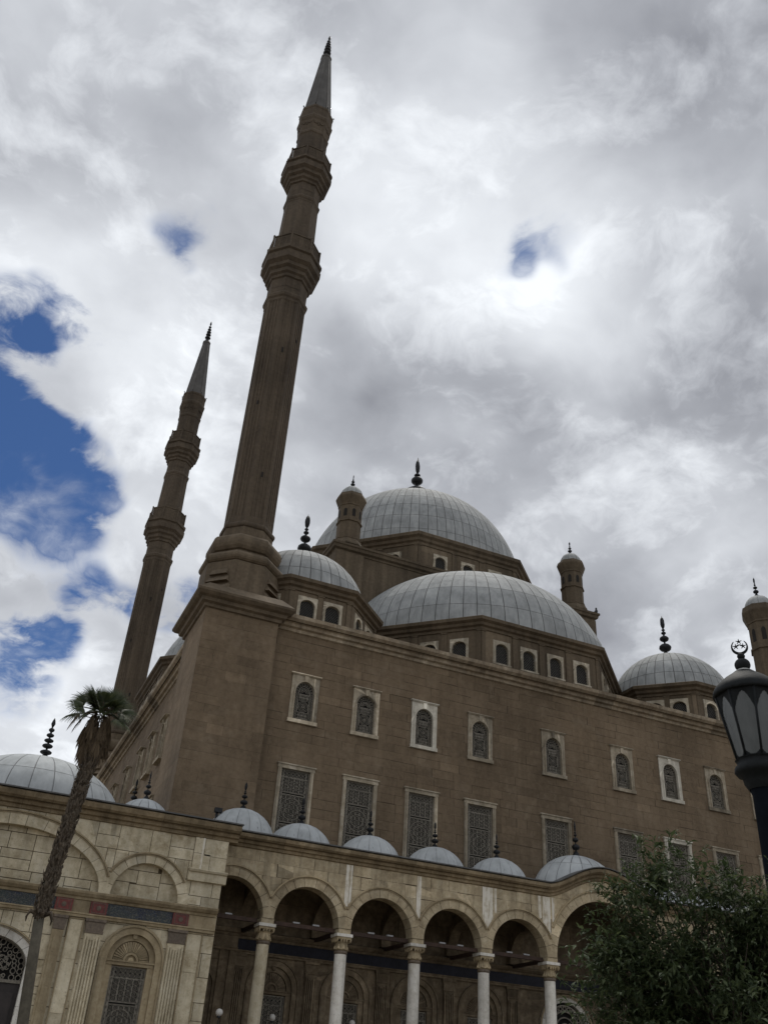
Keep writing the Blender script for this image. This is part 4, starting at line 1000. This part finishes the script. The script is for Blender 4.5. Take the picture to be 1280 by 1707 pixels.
BP = [(0, 12.08), (-.08, 12.10), (-.10, 12.24), (-.22, 12.28), (-.26, 12.42), (-.40, 12.47), (-.50, 12.56), (-.54, 12.76), (-.46, 12.82), (.5, 12.86), (.5, 12.08)]
cornice(crt, 'front_cornice', TC, BP, -3.3, 11.85, 1.25, CORN)
put('lead_flashing', MB().box(-3.3, 11.9, YB-.58, YB+.6, 12.84, 12.90).mesh('lead_flashing', LEADS), crt)
put('front_roof', MB().box(-12, 11.3, 45.3, 55.5, 12.3, 12.6).mesh('front_roof', LEDGE), crt)
lead_dome(crt, (2.35, 49.2, 12.7), 4.35, 2.85, 26, 3, vgap=.05, hgap=.03, mat=LEADG, name='portal_dome', lift=.014, V=6, f_top=.985, seam=LEADM)
finial(crt, (2.38, 49.2, 15.48), 2.35, .30, 'mini', .3)
for (x, y, z, a, b, fh) in ((7.66, 48.2, 12.75, 1.45, 1.5, 1.55), (7.75, 53.0, 13.6, 1.3, 1.55, 1.5)):
    put('dome_collar', MB().lathe([(a+.08, 12.5), (a+.08, z+.04), (a-.05, z+.05)], 28, (x, y)).mesh('dome_collar', LEDGE), crt)
    lead_dome(crt, (x, y, z), a, b, 16, 1, vgap=.03, hgap=0, mat=LEADG, name='small_dome', lift=.02, V=9, f_top=.98); finial(crt, (x, y, z+b-.04), fh, .17, 'leaf', rng.uniform(0, 3))
put('roof_kerb', MB().box(8.5, 13.4, 48.9, 49.2, 12.6, 13.75).mesh('roof_kerb', LEDGE), crt)
put('roof_kerb_coping', MB().box(8.4, 13.5, 48.82, 49.25, 13.753, 13.85).mesh('roof_kerb_coping', WHITE), crt)
# roof floodlight
t = thing('floodlight', (11.25, 47.6, 12.6), 'small black floodlight on a short post above the cornice corner', 'floodlight')
put('post', MB().tube([(11.25, 47.6, 12.6), (11.25, 47.6, 14.1)], .07, 8).mesh('post', IRON), t)
put('lamp_head', MB().box(11.12, 11.5, 47.5, 47.75, 14.1, 14.32).mesh('lamp_head', IRON), t); put('ballast_box', MB().box(10.9, 11.15, 47.5, 47.8, 12.9, 13.5).mesh('ballast_box', IRON), t)
for i, (x, y, z, lb) in enumerate(((12.05, 46.0-1.3, 4.92, 'white globe lamp in front of the dark return beside the courtyard front'), (15.24, 47, 5.1, 'white globe lamp before the grilled niche right of the tan column'), (19.3, 47, 5.2, 'white globe lamp just right of the second gallery column'))):
    t = thing('globe_lamp', (x, y, 0), lb, 'lamp', 'globe lamps on poles by the gallery')
    put('pole', MB().tube([(x, y, 0), (x, y, z-.16)], .02, 8).mesh('pole', IRON), t); put('collar', MB().lathe([(.09, z-.2), (.07, z-.14)], 12, (x, y)).mesh('collar', IRON), t)
    put('globe', MB().lathe([(.155*cos(a)+.0005, z+.155*sin(a)) for a in [-pi/2+pi*k/12 for k in range(13)]], 20, (x, y)).mesh('globe', OPAL), t)
# a bird on the far turret's foot
t = thing('bird', (46.2, 61.9, 40.8), 'small dark bird perched on the cornice beside the right pier turret', 'bird')
put('body', MB().lathe([(.001, 0), (.11, .08), (.14, .2), (.10, .36), (.07, .44), (.085, .5), (.06, .57), (.001, .6)], 10).mesh('body', IRON), t, (46.25, 61.1, 40.72)); put('wing', MB().slab([(-.3, .05), (.05, .1), (.08, .32), (-.05, .36)], -.1, .1, True).mesh('wing', IRON), t, (46.25, 61.1, 40.72))
# ------------------------------------------------------------------ street lamp
LX, LY = 7.89, 7.67
lp = thing('street_lamp', (LX, LY, 0), 'dark green and black lantern on a post with crescent and stars on top', 'street lamp')
LIRON = flat('lamp_iron', (.008, .010, .011), .7, .0, .35, 14, .2, .25)
LBLUE = flat('lamp_post_paint', (.005, .007, .011), .85, 0, .3, 5, .15, .1)
gl, h_, b_ = new_mat('lantern_glass')
pos_ = h_.node('ShaderNodeNewGeometry').outputs['Position']; nn = h_.noise(h_.vmath('MULTIPLY', pos_, (6, 6, 2)).outputs[0], 1.0, 5, .6)
h_.set(b_.inputs['Base Color'], h_.ramp(nn, [(.35, (.055, .063, .060)), (.65, (.10, .108, .104))])); b_.inputs['Roughness'].default_value = .22; b_.inputs['Specular IOR Level'].default_value = .7; b_.inputs['Transmission Weight'].default_value = .2
def lat(name, pr, n, mat, par=lp, sm=True, ph=0.0): return put(name, MB().lathe(pr, n, (LX, LY), ph, sm).mesh(name, mat), par)
lat('post', [(.30, 0), (.30, .35), (.24, .42), (.22, 1.0), (.17, 1.1), (.15, 1.25), (.135, 2.6), (.122, 4.80), (.14, 4.86), (.15, 4.95)], 16, LBLUE)
lat('lantern_foot', [(.15, 4.86), (.19, 4.93), (.20, 5.0), (.255, 5.03), (.275, 5.06), (.27, 5.11), (.235, 5.14), (.235, 5.19), (.255, 5.20), (.20, 5.21)], 16, LIRON)
NP = 8; PH = radians(-45.8-90)+.22
z0, z1, r0, r1 = 5.20, 5.98, .232, .375
def lpt(a, z, k=1.0):
    r = (r0+(r1-r0)*(z-z0)/(z1-z0))*k; return Vector((LX+r*cos(a), LY+r*sin(a), z))
for k in range(NP):
    a0, a1 = PH+2*pi*k/NP, PH+2*pi*(k+1)/NP
    q = [lpt(a0, z0, .965), lpt(a1, z0, .965), lpt(a1, z1, .965), lpt(a0, z1, .965)]; q2 = [lpt(a0, z0, .945), lpt(a1, z0, .945), lpt(a1, z1, .945), lpt(a0, z1, .945)]
    put('lantern_pane', MB().add([tuple(v) for v in q+q2], [(0, 1, 2, 3), (7, 6, 5, 4), (0, 4, 5, 1), (3, 2, 6, 7), (0, 3, 7, 4), (1, 5, 6, 2)]).mesh('lantern_pane', gl), lp)
    put('rib', MB().tube([lpt(a0, z0-.01, .985), lpt(a0, z1, .985)], .014, 6).mesh('rib', LIRON), lp)
    # pierced spandrel: scalloped ogee edge hanging from the cap, small scallop at the foot
    P = lambda u, z, kk: lpt(a0, z, kk)*(1-u)+lpt(a1, z, kk)*u
    n = 20; top = [P(i/n, z1+.004, .985) for i in range(n+1)]; edge = []
    for i in range(n+1):
        u = i/n; d = abs(2*u-1); base = z1-.055-.25*d**1.6
        edge.append(P(u, base-.010*(i % 2), .985))
    vs_ = [tuple(v) for v in top+edge]; put('spandrel', MB().add(vs_, [(i, n+1+i, n+2+i, i+1) for i in range(n)]).mesh('spandrel', LIRON), lp)
    e2 = []
    for i in range(n+1):
        u = i/n; d = abs(2*u-1); e2.append(P(u, z0+.012+.055*max(0, d-.35)/.65+(.008 if i % 2 else 0), .985))
    bt = [P(i/n, z0-.004, .985) for i in range(n+1)]
    put('foot_scallop', MB().add([tuple(v) for v in bt+e2], [(i, i+1, n+2+i, n+1+i) for i in range(n)]).mesh('foot_scallop', LIRON), lp)
lat('cap', [(.36, 5.955), (.388, 5.955), (.392, 5.985), (.385, 6.02), (.36, 6.065), (.31, 6.12), (.24, 6.18), (.16, 6.235), (.10, 6.275), (.075, 6.29), (.06, 6.30)], 32, LIRON)
lat('cap_soffit', [(.36, 5.956), (.001, 5.99)], 16, LIRON)
lat('lime_spatter', [(.125, 6.264), (.085, 6.292), (.068, 6.304)], 16, flat('bird_lime', (.36, .36, .34), .9, 0, .5, 30))
lat('bulb', [(.001, 5.62)]+[(.06*cos(a), 5.68+.075*sin(a)) for a in [-1.2+2.4*k/8 for k in range(9)]]+[(.03, 5.77), (.03, 5.97)], 12, OPAL)
lat('ball', [(.05, 6.285)]+[(.092*cos(a), 6.365+.085*sin(a)) for a in [-1.1+2.3*k/10 for k in range(11)]], 18, LIRON)
lat('small_ball', [(.03, 6.435)]+[(.046*cos(a), 6.480+.044*sin(a)) for a in [-1.2+2.4*k/10 for k in range(11)]], 14, LIRON)
Tc = Matrix.Translation((LX, LY, 0)) @ Matrix.Rotation(radians(-45.8), 4, 'Z')
cr = MB(Tc); zc = 6.60; R = .098; n = 26; out = []; inn = []
for i in range(n+1):
    t = radians(-90-142)+radians(284)*i/n; w = .026*(1-abs(2*i/n-1)**2.2)+.003
    out.append((R*cos(t), zc+R*sin(t))); inn.append(((R-w)*cos(t), zc+(R-w)*sin(t)))
vs_ = [(x, -.011, z) for x, z in out]+[(x, -.011, z) for x, z in inn]+[(x, .011, z) for x, z in out]+[(x, .011, z) for x, z in inn]; m_ = n+1; fs = []
for i in range(n): fs += [(i, i+1, m_+i+1, m_+i), (2*m_+i+1, 2*m_+i, 3*m_+i, 3*m_+i+1), (i+1, i, 2*m_+i, 2*m_+i+1), (m_+i, m_+i+1, 3*m_+i+1, 3*m_+i)]
cr.add(vs_, fs); put('crescent', cr.mesh('crescent', LIRON), lp)
for (x, z) in ((-.042, 6.612), (.042, 6.612), (0, 6.675)):
    st = MB(Tc)
    for k in range(5):
        a = pi/2+2*pi*k/5; st.tube([(x, 0, z), (x+.036*cos(a), 0, z+.036*sin(a))], [.009, .004], 5)
    put('star', st.mesh('star', LIRON), lp)
put('star_arch', MB(Tc).ring(0, 6.58, .048, .048, .056, .056, -.006, .006, .5, pi-.5, 10).mesh('star_arch', LIRON), lp)

# ------------------------------------------------------------------ fan palm
def leaf_mat(name, cols, rough=.5, trans=.25):
    m, h, b = new_mat(name)
    geo = h.node('ShaderNodeNewGeometry'); oi = h.node('ShaderNodeObjectInfo'); r = h.math('FRACT', h.math('ADD', geo.outputs['Random Per Island'], oi.outputs['Random']))
    c = h.ramp(r, [(.0, cols[0]), (.5, cols[1]), (1.0, cols[2])]); h.set(b.inputs['Base Color'], c)
    b.inputs['Roughness'].default_value = rough; b.inputs['Specular IOR Level'].default_value = .35
    tr = h.node('ShaderNodeBsdfTranslucent'); h.set(tr.inputs[0], c); mx = h.node('ShaderNodeMixShader'); mx.inputs[0].default_value = trans
    o = [n for n in m.node_tree.nodes if n.type == 'OUTPUT_MATERIAL'][0]
    m.node_tree.links.new(b.outputs[0], mx.inputs[1]); m.node_tree.links.new(tr.outputs[0], mx.inputs[2]); m.node_tree.links.new(mx.outputs[0], o.inputs[0]); return m
PGREEN = leaf_mat('palm_green', [(.030, .042, .018), (.050, .066, .026), (.085, .095, .040)])
PDEAD = leaf_mat('dead_palm_leaf', [(.055, .038, .022), (.095, .068, .040), (.15, .11, .065)], .8, .1)
PTRUNK = flat('palm_trunk_fibre', (.085, .066, .046), .9, 0, .4, 7, .5)
PSMOOTH = flat('palm_smooth_bark', (.085, .075, .055), .85, 0, .3, 5, .4)
pr = random.Random(21)
PY = 39.8
palm = thing('palm_tree', (3.9, PY, 0), 'fan palm with rough trunk, brown hanging skirt and green crown at left', 'palm tree')
ctr = [(3.95, 0), (3.55, 3.7), (3.24, 7.05), (3.45, 9.96), (3.67, 12.7), (3.80, 14.1), (3.72, 15.4)]
def pc(z):
    for (xa, za), (xb, zb) in zip(ctr, ctr[1:]):
        if za <= z <= zb: t = (z-za)/(zb-za); return Vector((xa+(xb-xa)*t, PY, z))
    return Vector((ctr[-1][0], PY, z))
put('smooth_trunk', MB().tube([pc(z) for z in (0, .8, 2, 3.7, 5.5, 7.1)], [.36, .26, .225, .21, .20, .19], 16).mesh('smooth_trunk', PSMOOTH), palm)
tk = put('rough_trunk', MB().tube([pc(7.0+.5*i) for i in range(15)]+[pc(14.4)], [.19]+[.215+.025*sin(i*1.9) for i in range(14)]+[.18], 14).mesh('rough_trunk', PTRUNK), palm)
bm = MB()
for i in range(1100):             # cut leaf bases left on the trunk
    z = 7.05+6.9*pr.random(); a = pr.uniform(0, 2*pi); c = pc(z); o = Vector((cos(a), sin(a), 0)); tg = Vector((-sin(a), cos(a), 0))
    l = pr.uniform(.18, .42)*(1.3 if z > 12.6 else 1); w = pr.uniform(.04, .075); ti = pr.uniform(.0, .15)*(2.0 if z > 12.6 else 1)
    base = c+o*.19; tip = c+o*(.2+ti)+Vector((0, 0, l))+tg*pr.uniform(-.12, .12)
    mid = (base+tip)/2+o*.05
    bm.add([tuple(base-tg*w), tuple(base+tg*w), tuple(mid+tg*w*.8), tuple(tip+tg*.018), tuple(tip-tg*.018), tuple(mid-tg*w*.8), tuple(base+o*.05), tuple(mid+o*.035)],
           [(0, 6, 7, 5), (6, 1, 2, 7), (5, 7, 4), (7, 2, 3), (7, 3, 4)])
put('leaf_bases', bm.mesh('leaf_bases', PTRUNK), tk, kind='stuff')
def fan(mb, tip0, dirv_, R, nb, droop, spread=2.5, w=.032, jag=.12, twist=0.0):
    """one fan blade: folded segments radiating from the end of the stalk, free tips hanging"""
    d = dirv_.normalized(); side = d.cross(Vector((0, 0, 1)))
    side = side.normalized() if side.length > .05 else Vector((1, 0, 0)); nrm = side.cross(d)
    side, nrm = side*cos(twist)+nrm*sin(twist), nrm*cos(twist)-side*sin(twist)
    for k in range(nb):
        a = -spread/2*1.0+spread*(k+.5)/nb; L_ = R*(1-.25*abs(a/spread*2)**2)*pr.uniform(1-jag, 1.0)
        u = d*cos(a)+side*sin(a); v = side*cos(a)-d*sin(a)
        pts = []; 
        for s in (0, .35, .68, .88, 1.0):
            dr = droop*(s**2.6)*L_; pts.append(tip0+u*L_*s+nrm*(.10*L_*s*(1-s))-Vector((0, 0, dr)))
        ws = (.006, w, w*.75, w*.42, .003); vs_ = []
        for p, ww in zip(pts, ws): vs_ += [tuple(p-v*ww), tuple(p+nrm*ww*.55), tuple(p+v*ww)]
        fs = [(3*i+j, 3*i+j+1, 3*i+j+4, 3*i+j+3) for i in range(4) for j in (0, 1)]
        mb.add(vs_, fs)
top = pc(15.35)
fr = [  # azimuth, elevation of the stalk, stalk length, blade radius, droop, twist of the blade
    (195, 55, .80, .85, .06, 1.0), (172, 30, .88, .82, .12, 1.1), (200, 8, .92, .88, .25, .9), (352, 60, .78, .88, .06, -1.0), (12, 36, .85, .88, .12, -1.1), (345, 14, .92, .88, .25, -.9),
    (265, 66, .65, .80, .05, .3), (285, 34, .66, .78, .2, -.5), (240, 36, .70, .80, .18, .7), (90, 60, .75, .82, .1, .2), (60, 25, .8, .84, .2, -.6), (120, 22, .8, .84, .2, .6),
    (322, 46, .78, .85, .14, -.8), (5, -6, .9, .84, .38, -.7), (180, -4, .92, .80, .45, .7), (338, -18, .85, .80, .42, -.5), (218, 52, .76, .84, .1, .9), (330, 72, .76, .84, .05, -.9), (200, 74, .7, .8, .05, 1.0), (25, 12, .9, .85, .25, -1.0)]
for az, el, sl_, R, dp, tw in [f_ for q_, f_ in enumerate(fr) if q_ not in (13,)]+[(230, 20, .35, .7, .3, .5), (300, 15, .35, .7, .3, -.5), (180, 85, .3, .75, .05, .8), (0, 80, .35, .75, .05, -.6), (255, 5, .3, .6, .5, .2), (340, 40, .4, .75, .15, -.9), (200, 38, .4, .75, .15, .9)]:
    az += pr.uniform(-8, 8); d = Vector((cos(radians(az))*cos(radians(el)), sin(radians(az))*cos(radians(el)), sin(radians(el))))
    p0 = top+Vector((d.x*.14, d.y*.14, pr.uniform(-.2, .2))); p1 = p0+d*sl_*.8-Vector((0, 0, .08))
    mb = MB(); fan(mb, p1, (d-Vector((0, 0, .12))).normalized(), R*1.0, 30, dp, 3.4, .028, .18, tw+pr.uniform(-.25, .25))
    o = put('frond', mb.mesh('frond', PGREEN), palm)
    put('stalk', MB().tube([p0, (p0+p1)/2+Vector((0, 0, .05)), p1], [.04, .03, .022], 5).mesh('stalk', leaf_mat('palm_stalk', [(.07, .06, .03), (.09, .075, .04), (.11, .09, .05)]) if 'palm_stalk' not in MATS else MATS['palm_stalk']), o)
for i in range(64):               # dead fronds hanging as a skirt
    az = 2*pi*i/64*3.17+pr.uniform(-.2, .2); zz = pr.uniform(14.4, 15.3); c = pc(zz); o_ = Vector((cos(az), sin(az), 0))
    p0 = c+o_*.2; p1 = c+o_*pr.uniform(.30, .55)-Vector((0, 0, pr.uniform(.1, .6)))
    mb = MB(); mb.tube([p0, (p0+p1)/2+o_*.1, p1], [.034, .028, .02], 4)
    fan(mb, p1, (o_*.05-Vector((0, 0, 1))).normalized(), pr.uniform(.8, 1.35), 16, .02, .46, .03, .35)
    put('dead_frond', mb.mesh('dead_frond', PDEAD), palm)
for (dx, dz) in ((-.5, 14.75), (-.35, 14.6)):     # bent dead leaves at the left
    c = pc(dz); p1 = c+Vector((dx-.35, -.2, .38)); mb = MB(); mb.tube([c, c+Vector((dx*.6, -.1, .4)), p1], [.04, .03, .02], 4); fan(mb, p1, Vector((-.55, -.1, -.8)), .8, 18, .45, 1.5, .035, .3); put('dead_frond', mb.mesh('dead_frond', PDEAD), palm)
mb = MB(); c = pc(7.2)                            # dark hook-shaped stubs where the smooth trunk begins
for a in (200, 330, 20, 260): o_ = Vector((cos(radians(a)), sin(radians(a)), 0)); mb.tube([c+o_*.18, c+o_*.42+Vector((0, 0, .07)), c+o_*.52-Vector((0, 0, .16)), c+o_*.5-Vector((0, 0, .32))], [.09, .075, .045, .015], 6)
put('trunk_stub', mb.mesh('trunk_stub', PTRUNK), palm)

# ------------------------------------------------------------------ leafy tree before the gallery
TGREEN = leaf_mat('tree_leaf', [(.030, .048, .018), (.052, .075, .030), (.10, .125, .056)], .6, .3)
BARK = flat('tree_bark', (.075, .06, .045), .9, 0, .35, 12, .4)
tr_ = random.Random(99)
TX, TY = 6.55, 7.15
tree = thing('leafy_tree', (TX, TY, 0), 'dark green leafy tree in front of the gallery beside the lamp post', 'tree')
tb = MB(); tips = []
def grow(p, d, r, L_, lev):
    n = 4; pts = [p]; rs = [r]; dd = d.copy()
    for i in range(n):
        dd = (dd+Vector((tr_.uniform(-1, 1), tr_.uniform(-1, 1), tr_.uniform(-.5, .7)))*.22).normalized(); pts.append(pts[-1]+dd*L_/n); rs.append(r*(1-.55*(i+1)/n))
        if lev >= 2: tips.append((pts[-1].copy(), dd.copy()))
    tb.tube(pts, rs, 6 if lev < 2 else 4)
    if lev < 4:
        for k in range({0: 6, 1: 5, 2: 4, 3: 3}[lev]):
            i = tr_.randint(1, n); nd = (dd*.45+Vector((tr_.uniform(-1, 1), tr_.uniform(-1, 1), tr_.uniform(-.55, .75)))).normalized()
            grow(pts[i], nd, rs[i]*.62, L_*tr_.uniform(.52, .78), lev+1)
grow(Vector((TX, TY, 0)), Vector((0, 0, 1)), .11, 1.55, 0)
put('trunk', tb.mesh('trunk', BARK), tree)
def inside(p):                     # uneven crown: lobes of different height
    a = atan2(p.y-TY, p.x-TX); r = sqrt((p.x-TX)**2+(p.y-TY)**2)
    return True
lf = MB(); nl = 0
cands = []
lobes = [((5.96, 7.40, 3.08), .50, .58), ((6.22, 7.12, 3.40), .36, .34), ((6.62, 6.98, 3.08), .50, .40), ((6.98, 6.84, 2.95), .46, .58), ((5.76, 7.52, 2.50), .46, .55), ((6.35, 7.05, 2.55), .70, .66), ((7.0, 6.7, 2.2), .62, .8), ((6.0, 7.45, 1.9), .52, .6), ((6.5, 7.3, 1.75), .8, .6), ((6.08, 7.25, 3.74), .12, .14), ((7.12, 6.85, 3.42), .15, .18)]
def leaf(p, d, s):
    d = d.normalized(); sd = d.cross(Vector((tr_.uniform(-.4, .4), tr_.uniform(-.4, .4), 1))).normalized(); up = sd.cross(d)
    fold = s*.10
    a = p; b = p+d*s*.45+sd*s*.21+up*fold; c = p+d*s-up*s*.10; e = p+d*s*.45-sd*s*.21+up*fold; m_ = p+d*s*.5
    lf.add([tuple(a), tuple(b), tuple(c), tuple(e), tuple(m_)], [(0, 1, 4), (1, 2, 4), (2, 3, 4), (3, 0, 4)])
limbs = MB(); heart = Vector((6.5, 7.1, 1.9))
for (c, rh, rv) in lobes:
    for _ in range(max(3, int(rh*rh*rv*185))):       # separate clumps of sprays with gaps between
        while True:
            v = Vector((tr_.uniform(-1, 1), tr_.uniform(-1, 1), tr_.uniform(-1, 1)))
            if v.length < 1: break
        cc_ = Vector((c[0]+v.x*rh, c[1]+v.y*rh, c[2]+v.z*rv)); cr_ = tr_.uniform(.10, .21)
        md = (heart+cc_)/2+Vector((tr_.uniform(-.1, .1), tr_.uniform(-.1, .1), tr_.uniform(-.05, .15))); limbs.tube([heart+(cc_-heart)*.15, md, cc_], [.018, .009, .003], 4)
        for _k in range(int(tr_.uniform(16, 30)*(cr_/.15)**2)):
            w_ = Vector((tr_.gauss(0, .5), tr_.gauss(0, .5), tr_.gauss(0, .45)))*cr_*1.25; p = cc_+w_
            ax = (w_.normalized()*.6+Vector((tr_.uniform(-1, 1), tr_.uniform(-1, 1), tr_.uniform(-.7, 1.0)))).normalized()
            L_ = tr_.uniform(.08, .2); tw = tr_.randint(4, 8); sz = tr_.uniform(.75, 1.25)
            lf.tube([p, p+ax*L_], [.0035, .002], 3)
            for k in range(tw):
                q = p+ax*L_*(k+.5)/tw; dd = (ax*.6+Vector((tr_.uniform(-1, 1), tr_.uniform(-1, 1), tr_.uniform(-.9, .6)))).normalized()
                leaf(q, dd, tr_.uniform(.04, .085)*sz)
put('limbs', limbs.mesh('limbs', BARK), tree)
put('crown', lf.mesh('crown', TGREEN), tree, kind='stuff')
